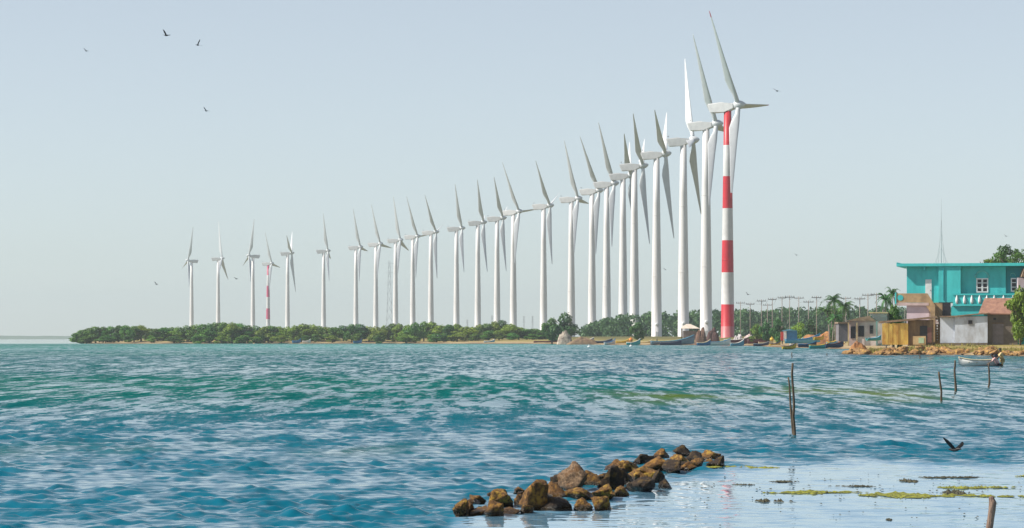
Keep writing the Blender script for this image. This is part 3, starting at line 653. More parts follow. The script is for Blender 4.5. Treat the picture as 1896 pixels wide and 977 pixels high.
# terrace and stairs
pbo('terrace_wall', 1661, 1713, 543, 560, A-1.6, A-1.3, M['tan'], hs_, A, .02)
pbo('terrace_floor', 1663, 1722, 560.3, 565.5, A-1.65, A+.1, M['pink'], hs_, A)
pbo('terrace_end', 1659.4, 1662, 541.5, 562, A-1.7, A-1.2, M['teal'], hs_, A)
bm = new(); c0 = P(1669.5, 551, A); tube(bm, [(c0.x, A-1.64, c0.z), (c0.x, A-1.58, c0.z)], .38, 20); up(bm, 'round_emblem', M['teal'], hs_)
pbo('lower_wall', 1680.5, 1722, 565.8, 640, A-1.3, A+.1, M['lilac'], hs_, A)
bm = new(); prism(bm, [(X(a, A), Z(b, A)) for a, b in ((1713, 543), (1719, 543), (1741, 577), (1741, 590), (1733, 590), (1713, 561))], A-1.62, A-1.32); up(bm, 'stair_parapet', M['tan'], hs_)
bm = new()
for k in range(9): pb(bm, 1716+k*2.6, 1719+k*2.6, 549+k*4.2, 600, A-1.28, A-.55, A)
up(bm, 'stairs', M['pink'], hs_)
pbo('stone_pillar', 1725.5, 1734, 566, 640, A-2.3, A-1.66, M['tan'], hs_, A)
bm = new()
for k in range(8): pb(bm, 1737.4, 1739.6, 592+k*5, 594.6+k*5, A-2.7, A-2.5, A)
up(bm, 'white_stones', M['whitep'], hs_)
# roof mast
bm = new(); x = X(1743, 430); tube(bm, [(0, 0, 0), (0, 0, Z(400, 430)-Z(487, 430)), (0, 0, Z(368, 430)-Z(487, 430))], [.035, .02, .012], 6)
e = empty('radio_mast', (x, 430, Z(487, 430)), 'thin pale radio mast on the roof of the teal house', 'antenna mast'); obj('mast_tube', bm, M['pylon'], e)
bm = new()
for q in (2, 4, 6): tube(bm, [(0, 0, q), (1.1*(1-q/9), .3, 0.0)], .012, 4); tube(bm, [(0, 0, q), (-1.1*(1-q/9), .3, 0.0)], .012, 4)
obj('stay_wires', bm, M['pylon'], e)
# antenna bits / roof tank behind right
# pink hut on the left
B = 432.0
e = empty('pink_hut', (X(1600, B), B, 1), 'small pale pink hut with two dark windows under a sagging brown roof', 'hut')
pbo('wall', 1570, 1622, 594, 640, B, B+5, M['pink'], e, B)
bm = new(); prism(bm, [(X(a, B), Z(b, B)) for a, b in ((1566, 593.8), (1590, 588), (1612, 584), (1612, 586.5), (1622, 593.8))], B-.5, B+5.3); up(bm, 'roof', M['thatch'], e)
wnd('window', 1575, 1584, 604, 626, B, e, M['dark'], 2, 1, .05); wnd('window', 1589.5, 1600, 603, 623, B, e, M['dark'], 2, 1, .05); wnd('window', 1610, 1617, 602, 618, B, e, M['greydoor'], 1, 2, .06)
pbo('porch_post', 1570.3, 1572.5, 597, 640, B-.5, B-.3, M['cream'], e, B)
pbo('porch_post', 1586, 1588, 597, 640, B-.5, B-.3, M['cream'], e, B)
e = empty('cream_outhouse', (X(1622, 437), 437, 1), 'plain cream block house behind the yellow fence and pink hut', 'house')
pbo('wall', 1609, 1640, 580, 640, 438, 442, M['pink'], e, 438); pbo('roof', 1607, 1642, 577.5, 579.8, 437.6, 442.4, M['cream'], e, 438)
e = empty('low_grey_hut', (X(1560, 520), 520, 1.2), 'low brown hut just left of the pink hut, half hidden by orange nets', 'hut')
pbo('wall', 1553, 1572, 599, 632, 470, 474, M['greydoor'], e, 470); pbo('roof', 1551, 1574, 596, 598.8, 469.5, 474.5, M['thatch'], e, 470)
# yellow sheet fence + brown shed
C = 418.0
e = empty('brown_shed', (X(1700, C), C, 1), 'brown plank shed with a dark doorway under a sloping roof, below the terrace', 'shed')
pbo('wall', 1681, 1727, 592, 640, C-.3, C+2.4, M['brownwall'], e, C)
pbo('doorway', 1703.5, 1717, 603, 636, C-.36, C-.31, M['dark'], e, C)
pbo('door_leaf', 1717.2, 1725, 606, 634, C-.40, C-.34, mat('rusty_red_board', (.20, .09, .07), .9), e, C)
bm = new(); prism(bm, [(X(a, C), Z(b, C)) for a, b in ((1628, 594.5), (1690, 589.5), (1734, 585), (1736, 588), (1690, 592.8), (1629, 598))], C-.9, C+2.6); up(bm, 'roof', M['thatch'], e)
bm = new()
for k in range(13):
    x0 = 1633+k*3.7; pb(bm, x0, x0+3.5, 598.5+rnd.uniform(-.7, .9), 638, C-.32+rnd.uniform(-.03, .03), C-.22, C)
tag(obj('corrugated_fence', bm, M['yellow']), 'stained yellow sheet fence in front of the brown shed', 'fence')
bm = new(); pb(bm, 1688.5, 1712.5, 622, 638, C-1.6, C-.7, C); bmesh.ops.bevel(bm, geom=list(bm.edges), offset=.03, segments=2, affect='EDGES')
e = empty('storage_box', (X(1700, C), C-1.1, 1), 'pale cream box with a green panel standing before the brown shed', 'box'); up(bm, 'box_body', M['cream'], e)
pbo('side_panel', 1699, 1709, 625, 635, C-1.63, C-1.605, mat('pale_green', (.45, .60, .40), .6), e, C)
# white shed
G = 415.0
e = empty('white_shed', (X(1785, G), G, 1), 'whitewashed shed with one small dark window, right of the stairs', 'shed')
pbo('side_wall', 1741, 1767.8, 587, 641, G+.3, G+4, M['greywhite'], e, G)
pbo('wall', 1768, 1828, 585.5, 641, G, G+4, M['greywhite'], e, G)
bm = new(); prism(bm, [(X(a, G), Z(b, G)) for a, b in ((1740, 586.8), (1768, 586.5), (1800, 583), (1831, 580.5), (1831, 578.5), (1800, 581), (1768, 584.2), (1740, 584.6))], G-.3, G+4.3); up(bm, 'roof', M['thatch'], e)
wnd('window', 1792.5, 1800.5, 592.5, 600, G, e, M['greydoor'], 1, 1, .04)
pbo('plinth', 1741, 1828, 634.5, 645, G-.12, G-.01, M['greyb'], e, G)
e = empty('grey_block_shed', (X(1850, G), G, 1), 'grey brown block shed with tall grey door and old red tile roof', 'shed')
pbo('wall', 1828.3, 1884, 580.5, 645, G+.1, G+5, M['greyb'], e, G)
bm = new(); y0, y1 = G-.35, G+3.0
v = [bm.verts.new(p) for p in ((X(1812, G), y0, Z(580, G)), (X(1882, G), y0, Z(580, G)), (X(1876, G), y1, Z(551, G)), (X(1823, G), y1, Z(551, G)), (X(1812, G), y0, Z(582, G)), (X(1882, G), y0, Z(582, G)), (X(1876, G), y1+.1, Z(553, G)), (X(1823, G), y1+.1, Z(553, G)))]
for f in ((0, 1, 2, 3), (4, 5, 6, 7), (0, 1, 5, 4), (1, 2, 6, 5), (2, 3, 7, 6), (3, 0, 4, 7)): bm.faces.new([v[i] for i in f])
up(bm, 'roof', M['tile'], e)
d = pbo('door', 1838, 1858, 599, 637, G+.03, G+.12, M['greydoor'], e, G)
pbo('door_frame', 1836.5, 1859.5, 597, 598.8, G+0, G+.1, M['brownwall'], e, G)
pbo('vent', 1839.5, 1844.5, 588, 592, G+.05, G+.12, M['dark'], e, G)
e = empty('pale_roof_house', (X(1893, 418), 418, 1), 'pale walled house with tan roof cut by the right edge, beyond the teal house', 'house')
pbo('wall', 1884, 1990, 514, 560, A-2.4, A-1, M['lilac'], e, A-2); 
bm = new(); prism(bm, [(X(a, A), Z(b, A)) for a, b in ((1885, 513), (1890, 498), (1990, 498), (1990, 513))], A-2.8, A-1); up(bm, 'roof', M['thatch'], e)

for o in list(bpy.data.objects):
    if o.name.split('.')[0] in ('teal_house', 'pink_hut', 'cream_outhouse', 'brown_shed', 'white_shed', 'grey_block_shed', 'storage_box'): o.rotation_euler.z = R(-12 if o.name == 'teal_house' else -9)

# ------------------------------------------------------------------ small huts by the turbines
e = empty('thatched_shelter', (X(1277, 985), 985, 2.4), 'open shelter with a pale cream tent roof at the foot of the white turbine towers', 'shelter')
bm = new(); x0, x1 = X(1259, 985), X(1295, 985); cx = (x0+x1)/2; z0, z1 = Z(608, 985), Z(599.5, 985)
for za in (0,):
    vv = [bm.verts.new(p) for p in ((x0, 981.5, z0), (x1, 981.5, z0), (x1, 988, z0), (x0, 988, z0))]; t1 = bm.verts.new((cx-1, 985, z1)); t2 = bm.verts.new((cx+.2, 985, z1))
    bm.faces.new((vv[0], vv[1], t2, t1)); bm.faces.new((vv[2], vv[3], t1, t2)); bm.faces.new((vv[1], vv[2], t2)); bm.faces.new((vv[3], vv[0], t1)); bm.faces.new(vv)
up(bm, 'roof', mat('cream_tarp', (.70, .60, .50), .8), e)
for q, w_ in ((x0+.5, 982), (x1-.5, 982), (x0+.5, 987), (x1-.5, 987)):
    bm = new(); tube(bm, [(q, w_, 1), (q, w_, z0)], .12, 6); up(bm, 'post', M['bark'], e)
bm = new(); bx(bm, (x0+1, 984, 1.5), (x1-1, 986.5, z0-.7)); up(bm, 'stacked_goods', M['greydoor'], e)
e = empty('blue_hut', (X(1462, 790), 790, 1.5), 'small blue tarpaulin hut with a red and white corner, behind the shore boats', 'hut')
pbo('wall', 1452, 1476, 612, 630, 788, 792, M['hull_blue'], e, 788); pbo('white_panel', 1451, 1456, 612.5, 630, 787.7, 787.95, M['hull_white'], e, 788); pbo('red_panel', 1446, 1450.7, 614, 630, 787.8, 789, M['red_paint'], e, 788)
bm = new(); prism(bm, [(X(a, 788), Z(b, 788)) for a, b in ((1450, 612), (1464, 609.5), (1477, 611.5))], 787.4, 792.4); up(bm, 'roof', M['hull_sky'], e)

def heap(name, px0, px1, D, top, m, label, cat, seed, base=None, depth=3.0):
    bm = new(); n = 34; k = 10; r_ = []
    w = (px1-px0)/F*D; x0 = X(px0, D); z0 = gz(x0+w/2, D) if base is None else base; h = Z(top, D)-z0
    for i in range(n+1):
        row = []
        for j in range(k+1):
            u, v = i/n, j/k; e_ = max(0, 1-abs(2*u-1)**2.2)**.9*max(0, math.sin(math.pi*v))**.7
            z = h*e_*(.85+.35*noise.noise(Vector((u*3.5+seed, v*2, seed)))+.16*noise.noise(Vector((u*9, v*6, seed))))
            row.append(bm.verts.new((u*w, (v-.5)*depth, z-.1)))
        r_.append(row)
    for i in range(n):
        for j in range(k): bm.faces.new((r_[i][j], r_[i+1][j], r_[i+1][j+1], r_[i][j+1]))
    o = obj(name, bm, m); o.location = (x0, D, z0); tag(o, label, cat); return o
heap('net_pile', 1285, 1311, 940, 603, M['net'], 'tall peaked brown net pile left of the red banded tower, behind the pale boats', 'net pile', 1)
heap('net_pile', 1306, 1334, 960, 603, mat('dark_brown_nets', (.10, .05, .045), .95), 'darker second net pile touching the base of the red banded tower', 'net pile', 4)
heap('sand_mound', 1472, 1566, 730, 611, M['orange'], 'long orange brown mound right of the blue hut', 'mound', 2, depth=8)
heap('sand_mound', 1046, 1112, 1030, 623, mat('dull_brown_earth', (.30, .20, .11), .9, (.14, .09, .06), 1), 'brown mound at the shore below the large dark tree', 'mound', 3)
heap('net_pile', 1570, 1608, 412, 628, M['orange'], 'orange net heap in front of the pink hut windows', 'net pile', 6, depth=1.5)
heap('debris_heap', 1030, 1062, 1050, 609, mat('white_rags', (.62, .52, .42), .9, (.12, .09, .07), 1.1), 'pile of pale bags and rags under the large dark tree', 'debris heap', 8)
heap('net_pile', 1355, 1378, 930, 616, mat('white_sheet', (.62, .58, .58), .8, (.3, .27, .27), 1), 'white sheeted bundle just right of the red banded tower', 'bundle', 9)
heap('net_pile', 1374, 1402, 925, 615, M['pink'], 'pale pinkish bundle pile right of the white sheeted bundle', 'bundle', 11)
heap('net_pile', 1404, 1430, 915, 617, M['thatch'], 'low brown bundle heap left of the blue hut', 'bundle', 12)

# ------------------------------------------------------------------ boats
def boat(px0, px1, py, D, hull, trim, label, name='fishing_boat', rz=0.0, bow=1, hgt=.9, motor=False, zoff=None, sheer=.9, band=None):
    L_ = (px1-px0)/F*D; W_ = max(1.1, L_*.2); n = 18; z = CH+(HY-py)/F*D if zoff is None else zoff
    e = empty(name, (X((px0+px1)/2, D), D, z), label, 'boat', 'boats along the lagoon shore', rz)
    def sec(t, inn):                            # t 0 stern .. 1 bow
        w = W_/2*(math.sin(math.pi*min(1, .30+t*.70))**.7 if t < .999 else .02); w = max(.03, w*(1 if t < .5 else (1-((t-.5)/.5)**2.6)))
        top = hgt*(.75+.12*(1-t)**2+sheer*t**3.2); kz = .05+hgt*.75*max(0, t-.72)**1.4*2.2
        q = .06 if inn else 0
        if inn: w = max(.01, w-.06)
        pts = [(-w, top), (-w*.92, top*.6+kz*.4), (-w*.6, kz+.12+q), (0, kz+q), (w*.6, kz+.12+q), (w*.92, top*.6+kz*.4), (w, top)]
        xx = (t-.5)*L_*bow + bow*.10*L_*0; return [(xx, a, b) for a, b in pts]
    bm = new(); ou = [[bm.verts.new(p) for p in sec(i/n, 0)] for i in range(n+1)]; inn = [[bm.verts.new(p) for p in sec(i/n, 1)] for i in range(n+1)]
    for A_, fl in ((ou, 0), (inn, 1)):
        for a, b in zip(A_, A_[1:]):
            for k in range(6):
                f = bm.faces.new((a[k], a[k+1], b[k+1], b[k])); f.smooth = True; f.material_index = 1 if fl else 0
    for i in range(n):
        bm.faces.new((ou[i][0], ou[i+1][0], inn[i+1][0], inn[i][0])); bm.faces.new((ou[i][6], ou[i+1][6], inn[i+1][6], inn[i][6]))
    bm.faces.new(ou[0]); bm.faces.new(inn[0]).material_index = 1
    obj('hull', bm, [hull, M['inner']], e)
    bm = new()
    for s in (0, 6): tube(bm, [sec(i/n, 0)[s] for i in range(n+1)], max(.04, D*.00009), 5)
    obj('gunwale', bm, trim, e)
    for t in (.25, .5, .7):
        s = sec(t, 0); bm = new(); bx(bm, (s[0][0]-.14, s[0][1]+.04, s[0][2]-.22), (s[0][0]+.14, -s[0][1]-.04, s[0][2]-.17)); obj('seat', bm, trim, e)
    if motor:
        s = sec(0, 0)[0]; bm = new(); x = s[0]-.12*bow
        bx(bm, (x-.14, -.13, s[2]-.02), (x+.14, .13, s[2]+.38)); bmesh.ops.bevel(bm, geom=list(bm.edges), offset=.05, segments=2, affect='EDGES')
        tube(bm, [(x, 0, s[2]), (x-.05*bow, 0, -.35)], .06, 6); bx(bm, (x-.2, -.04, -.4), (x+.1, .04, -.32))
        m = obj('outboard_motor', bm, M['cloth_dark']); m.location = e.location; m.rotation_euler = e.rotation_euler
        tag(m, 'black outboard motor on the stern of the white dinghy', 'outboard motor')
    return e
def bt(py): return WD(py)
boat(1066, 1100, 636, 1090*.97, M['hull_grey'], M['hull_white'], 'grey boat beached below the brown mound, first of the shore boats from the left', rz=.12, hgt=1.3)
boat(1098, 1134, 637, 1075*.96, M['hull_navy'], M['hull_grey'], 'dark navy boat below the nineteenth turbine tower', rz=-.1, hgt=1.2)
boat(1139, 1166, 638, 1000, M['hull_yellow'], M['hull_yellow'], 'yellow boat left of the small umbrella shaped tree', rz=.2, hgt=1.2)
boat(1185, 1208, 638, 1000, M['hull_yellow'], M['hull_cream'], 'short yellow and cream boat right of the small umbrella shaped tree', rz=-.15, hgt=1.0)
boat(1204, 1286, 638.5, 950, M['hull_grey'], M['hull_sky'], 'long grey blue boat with a high upturned bow below the cream shelter', rz=.08, hgt=1.3, sheer=1.6)
boat(1222, 1262, 639.5, 930, M['hull_navy'], M['hull_navy'], 'low navy boat lying in front of the long grey blue boat', rz=0, hgt=.9)
boat(1311, 1353, 640, 900, M['hull_white'], M['hull_sky'], 'white boat with pale blue rim in front of the red banded tower', rz=.1, hgt=1.3)
boat(1340, 1392, 637, 905, M['hull_maroon'], M['hull_white'], 'maroon boat with white rim right of the red banded tower base', rz=-.05, hgt=1.5)
boat(1384, 1430, 636.5, 880, M['hull_maroon'], M['hull_maroon'], 'dark maroon boat under the brown bundles, right of the white rimmed one', rz=.06, hgt=1.5)
boat(1395, 1424, 641, 830, M['hull_navy'], M['hull_grey'], 'narrow navy boat in the water below the maroon boats', rz=0, hgt=.8)
boat(1424, 1446, 641, 800, M['hull_yellow'], M['hull_navy'], 'tiny yellow boat left of the blue boats', rz=.3, hgt=.8)
boat(1453, 1519, 636, 690, M['hull_sky'], M['hull_blue'], 'bright blue boat hauled up with its bow raised to the right', rz=.05, hgt=1.1, sheer=1.3)
boat(1448, 1474, 647, 571, M['hull_yellow'], M['hull_navy'], 'yellow boat afloat nearest the camera off the blue hut', rz=.15, hgt=.75)
boat(1478, 1512, 643, 640, M['hull_navy'], M['hull_blue'], 'navy boat between the yellow boat and the teal boat', rz=-.2, hgt=.8)
boat(1498, 1538, 645.5, 605, M['hull_teal'], M['hull_yellow'], 'teal boat with yellow rim near the orange net heap', rz=.1, hgt=.8)
boat(1506, 1526, 630, 640, M['hull_yellow'], M['orange_paint'], 'small yellow boat up on the bank behind the teal boat', rz=.3, hgt=.8)
boat(1528, 1562, 644, 600, M['hull_navy'], M['hull_maroon'], 'dark boat drawn up below the low brown hut', rz=.1, hgt=.9)
boat(1604, 1632, 631.5, 404, M['hull_teal'], M['hull_sky'], 'turquoise boat turned up on the headland before the yellow fence', rz=.25, hgt=.45)
boat(1861, 1902, 656, 395, M['hull_teal'], M['hull_navy'], 'dark teal boat moored against the stones at the right edge', rz=0, hgt=.6)
boat(541, 557, 635.5, 1205, M['hull_blue'], M['hull_blue'], 'blue boat below the bushes right of the fifth turbine', rz=0, hgt=1.1)
boat(560, 575, 635.5, 1205, M['hull_white'], M['hull_white'], 'white boat at the spit, right of the small blue boat', rz=0, hgt=1.0)
boat(654, 670, 635.5, 1205, M['hull_blue'], M['hull_navy'], 'blue boat at the spit near the seventh turbine', rz=0, hgt=1.1)
boat(896, 916, 635.6, 1200, M['hull_sky'], M['hull_white'], 'pale blue boat at the spit near the fourteenth turbine', rz=0, hgt=1.0)
boat(988, 1040, 635.8, 1180, M['hull_maroon'], M['hull_maroon'], 'dark brown boat lying along the bank left of the large dark tree', rz=0, hgt=1.0)
more = [(1062, 1090, 636.5, 1085, 'hull_sky', 'hull_white', 'pale blue boat drawn up left of the nineteenth turbine tower'), (1118, 1140, 638.5, 985, 'hull_white', 'hull_blue', 'small white boat with blue rim between two darker boats left of centre shore'),
        (1160, 1186, 639, 960, 'hull_teal', 'hull_white', 'small teal boat under the small umbrella shaped tree'), (1290, 1316, 640, 885, 'hull_blue', 'hull_cream', 'dark blue boat in front of the tall brown net pile'),
        (1352, 1378, 641, 850, 'hull_sky', 'hull_white', 'light blue boat afloat just right of the red banded tower'), (1404, 1432, 638, 870, 'hull_cream', 'hull_maroon', 'cream boat with maroon rim left of the tiny yellow boat'),
        (1530, 1552, 640.5, 660, 'hull_sky', 'hull_yellow', 'light blue boat with yellow rim before the low brown hut'), (1462, 1488, 640.5, 700, 'hull_white', 'hull_teal', 'white boat with teal rim between the yellow boat and the blue boat')]
for a_, b_, py_2, D_, h_, t_, l_ in more: boat(a_, b_, py_2, D_, M[h_], M[t_], l_, rz=rnd.uniform(-.3, .3), hgt=1.0, sheer=rnd.uniform(.7, 1.4))
BD = 232.0
dinghy = boat(1774, 1842, 679.5, BD, M['hull_white'], M['hull_cream'], 'white open dinghy moored off the headland with people at its stern', 'dinghy', rz=.12, bow=-1, hgt=.72, motor=True, zoff=-.14, sheer=.35)
# white water birds shaped as floats, then the buoys
for px, py, lab in ((1090.5, 642.5, 'left of two white water birds, shaped as floats, off the turbine towers'), (1168, 641.5, 'right of two white water birds, shaped as floats, off the turbine towers')):
    bm = new(); bmesh.ops.create_icosphere(bm, subdivisions=2, radius=.32); bmesh.ops.scale(bm, vec=(1.2, 1, .8), verts=bm.verts); tube(bm, [(0, 0, .2), (0, 0, .6)], .05, 5)
    o = obj('bird_float', bm, M['whitep']); o.location = (X(px, WD(py)), WD(py), .1); tag(o, lab, 'float', 'white birds on the water, shaped as floats')
bm = new(); bmesh.ops.create_icosphere(bm, subdivisions=2, radius=.65); tube(bm, [(0, 0, .5), (0, 0, .95)], .08, 6)
o = obj('buoy', bm, M['orange_paint']); o.location = (X(1168, 960), 960, Z(629, 960)); tag(o, 'round orange buoy on the end of the yellow boat by the small tree', 'buoy')
bm = new(); bmesh.ops.create_icosphere(bm, subdivisions=2, radius=.5); tube(bm, [(0, 0, .4), (0, 0, .75)], .07, 6)
o = obj('buoy', bm, M['hull_yellow']); o.location = (X(1429, 790), 790, Z(628, 790)); tag(o, 'yellow buoy hanging above the tiny yellow boat', 'buoy')

# ------------------------------------------------------------------ people
def person(loc, joints, rad, label, shirt, trousers, rz=0, upto=None):
    e = empty('person', loc, label, 'person', None, rz)
    names = list(joints)
    edges = [('hip', 'chest'), ('chest', 'neck'), ('neck', 'head'), ('head', 'crown'), ('chest', 'shl'), ('shl', 'ell'), ('ell', 'hal'), ('chest', 'shr'), ('shr', 'elr'), ('elr', 'har'), ('hip', 'hil'), ('hil', 'knl'), ('knl', 'anl'), ('anl', 'tol'), ('hip', 'hir'), ('hir', 'knr'), ('knr', 'anr'), ('anr', 'tor')]
    RD = dict(hip=.13, chest=.15, neck=.055, head=.095, crown=.07, shl=.065, ell=.045, hal=.035, hil=.095, knl=.06, anl=.04, tol=.035)
    def skin(nm, keep, grow, m):
        ids = [n_ for n_ in names if n_ in keep]; ed = [(ids.index(a), ids.index(b)) for a, b in edges if a in keep and b in keep]
        me = bpy.data.meshes.new(nm); me.from_pydata([joints[n_] for n_ in ids], ed, []); o = link(nm, me, m, e)
        sk = o.modifiers.new('skin', 'SKIN'); sk.use_smooth_shade = True; me.skin_vertices.new() if not me.skin_vertices else None
        for q, n_ in enumerate(ids):
            k = n_ if n_ in RD else n_[:-1]+'l'; r_ = RD[k]*grow; me.skin_vertices[0].data[q].radius = (r_, r_); me.skin_vertices[0].data[q].use_root = (q == 0)
        s = o.modifiers.new('sub', 'SUBSURF'); s.levels = s.render_levels = 1
        return o
    skin('body', names, 1.0, M['skin'])
    skin('shirt', ['hip', 'chest', 'shl', 'ell', 'shr', 'elr'], 1.22, shirt)
    skin('trousers', ['hip', 'hil', 'knl', 'hir', 'knr'], 1.18, trousers)
    bm = new(); bmesh.ops.create_icosphere(bm, subdivisions=2, radius=.125); bmesh.ops.delete(bm, geom=[v for v in bm.verts if v.co.z < -.05], context='VERTS')
    o = obj('hair', bm, M['hair'], e, True); o.location = Vector(joints['head'])*.4+Vector(joints['crown'])*.6+Vector((0, .02, .02))
def stand(lean=0, armf=.2, h=1.7):
    s = h/1.7; j = dict(hip=(0, 0, .92), chest=(lean*.4, 0, 1.28), neck=(lean*.55, 0, 1.47), head=(lean*.68, 0, 1.58), crown=(lean*.75, 0, 1.66))
    for q, sg in (('l', -1), ('r', 1)):
        j['sh'+q] = (lean*.45, sg*.19, 1.4); j['el'+q] = (lean*.45+armf*.4, sg*.26, 1.14); j['ha'+q] = (lean*.45+armf, sg*.24, .92)
        j['hi'+q] = (0, sg*.1, .88); j['kn'+q] = (.03*sg, sg*.11, .5); j['an'+q] = (0, sg*.11, .08); j['to'+q] = (.13, sg*.12, .04)
    return {k: tuple(c*s for c in v) for k, v in j.items()}
person((X(1216.5, 965), 965, gz(X(1216.5, 965), 965)), stand(0, .15), None, 'person in dark clothes standing before the twenty-second turbine tower', M['cloth_dark'], M['cloth_dark'])
x = X(1857, BD); person((x, BD+.3, -.46), stand(-.25, -.45), None, 'person in a yellow shirt wading beside the dinghy stern', M['shirt_yellow'], M['shirt_yellow'])
x = X(1845, BD); person((x+.1, BD-.5, -.78), stand(-.75, -.6, 1.65), None, 'person in a pink shirt bending over the dinghy stern', M['shirt_pink'], M['cloth_dark'])
person((X(1449, 800), 800, gz(X(1449, 800), 800)), stand(0, .2), None, 'person in dark red standing left of the blue hut', M['shirt_red'], M['cloth_dark'])

# ------------------------------------------------------------------ stakes in the water
def stake(px0, py0, px1, py1, rpx, label, seed, m=None, ext=.5):
    rpx *= .8; D = WD(py1); a = P(px1, py1, D); b = Vector((X(px0, D), D+.05, Z(py0, D))); d = (a-b).normalized(); r_ = rpx/F*D; bm = new()
    rr = random.Random(seed); n = 9; pts = []
    for k in range(n+1):
        p = (a+d*ext).lerp(b, k/n); pts.append(p+Vector((rr.uniform(-1, 1), rr.uniform(-1, 1), 0))*r_*.5)
    o = empty('wooden_stake', (a.x, a.y, 0), label, 'stake', 'wooden stakes standing in the lagoon')
    tube(bm, [p-Vector((a.x, a.y, 0)) for p in pts], [r_*(1.25-.45*k/n)*rr.uniform(.85, 1.1) for k in range(n+1)], 8)
    o2 = obj('pole', bm, m or M['stake'], o); return o
stake(1467, 672, 1471, 806, 3.2, 'tallest wooden stake in the water, right one of the close pair', 1)
stake(1460, 698, 1468, 803, 2.6, 'shorter stake leaning on the left of the tallest one', 2)
stake(1738.5, 688, 1744, 743, 2.6, 'leftmost of three stakes below the white dinghy', 3)
stake(1768, 667, 1769, 724, 2.6, 'stake below the bow of the white dinghy, middle of three', 4)
stake(1832, 672, 1831, 717, 2.4, 'stake under the stern of the white dinghy, rightmost of three', 5)
stake(1703, 655, 1703.5, 664, 1.2, 'tiny distant stake off the stony headland below the white shed', 6)
stake(1531, 654, 1531.5, 658, 1.2, 'tiny distant stake left of the headland tip', 7)
stake(1466.5, 652, 1466.5, 662, 1.2, 'tiny distant stake above the tall pair', 8)
# near stump at the lower right
D = 31.0; bm = new()
pts = [P(1835, 919, D), P(1838, 930, D), P(1836, 950, D), P(1831, 985, D), P(1828, 1020, D), P(1826, 1120, D)]
tube(bm, [p+Vector((noise.noise(p*9)*.006, 0, 0)) for p in pts], [.022, .036, .034, .032, .034, .036], 14)
bmesh.ops.subdivide_edges(bm, edges=list(bm.edges), cuts=2, use_grid_fill=True)
for v in bm.verts: v.co += Vector((1, 1, .4))*noise.noise(v.co*30)*.006
tag(obj('driftwood_post', bm, M['stump'], None, True), 'weathered wooden post rising at the lower right corner', 'post')

# ------------------------------------------------------------------ rocks
def rock_mesh(seed, sub_=4):
    rr = random.Random(seed); bm = new()
    for k in range(12):
        d = Vector((rr.gauss(0, 1), rr.gauss(0, 1), rr.gauss(0, 1))).normalized()*rr.uniform(.82, 1.08); bm.verts.new(d)
    h = bmesh.ops.convex_hull(bm, input=bm.verts); bmesh.ops.delete(bm, geom=[g for g in h['geom_interior'] if isinstance(g, bmesh.types.BMVert)], context='VERTS')
    bmesh.ops.triangulate(bm, faces=bm.faces); bmesh.ops.subdivide_edges(bm, edges=list(bm.edges), cuts=sub_+1, use_grid_fill=True)
    for _ in range(0): bmesh.ops.smooth_vert(bm, verts=bm.verts, factor=.5, use_axis_x=True, use_axis_y=True, use_axis_z=True)
    for v in bm.verts:
        v.co += v.co.normalized()*(noise.noise(v.co*2.2+Vector((seed, 0, 0)))*.13+noise.noise(v.co*6+Vector((seed, 3, 0)))*.08+noise.noise(v.co*14+Vector((seed, 3, 0)))*.035)
    bmesh.ops.recalc_face_normals(bm, faces=bm.faces)
    me = bpy.data.meshes.new('rock'); bm.to_mesh(me); bm.free()
    lo = [min(v.co[i] for v in me.vertices) for i in range(3)]; hi = [max(v.co[i] for v in me.vertices) for i in range(3)]
    for v in me.vertices: v.co = Vector([(v.co[i]-lo[i])/(hi[i]-lo[i])*2-1 for i in range(3)])
    for p in me.polygons: p.use_smooth = True
    return me
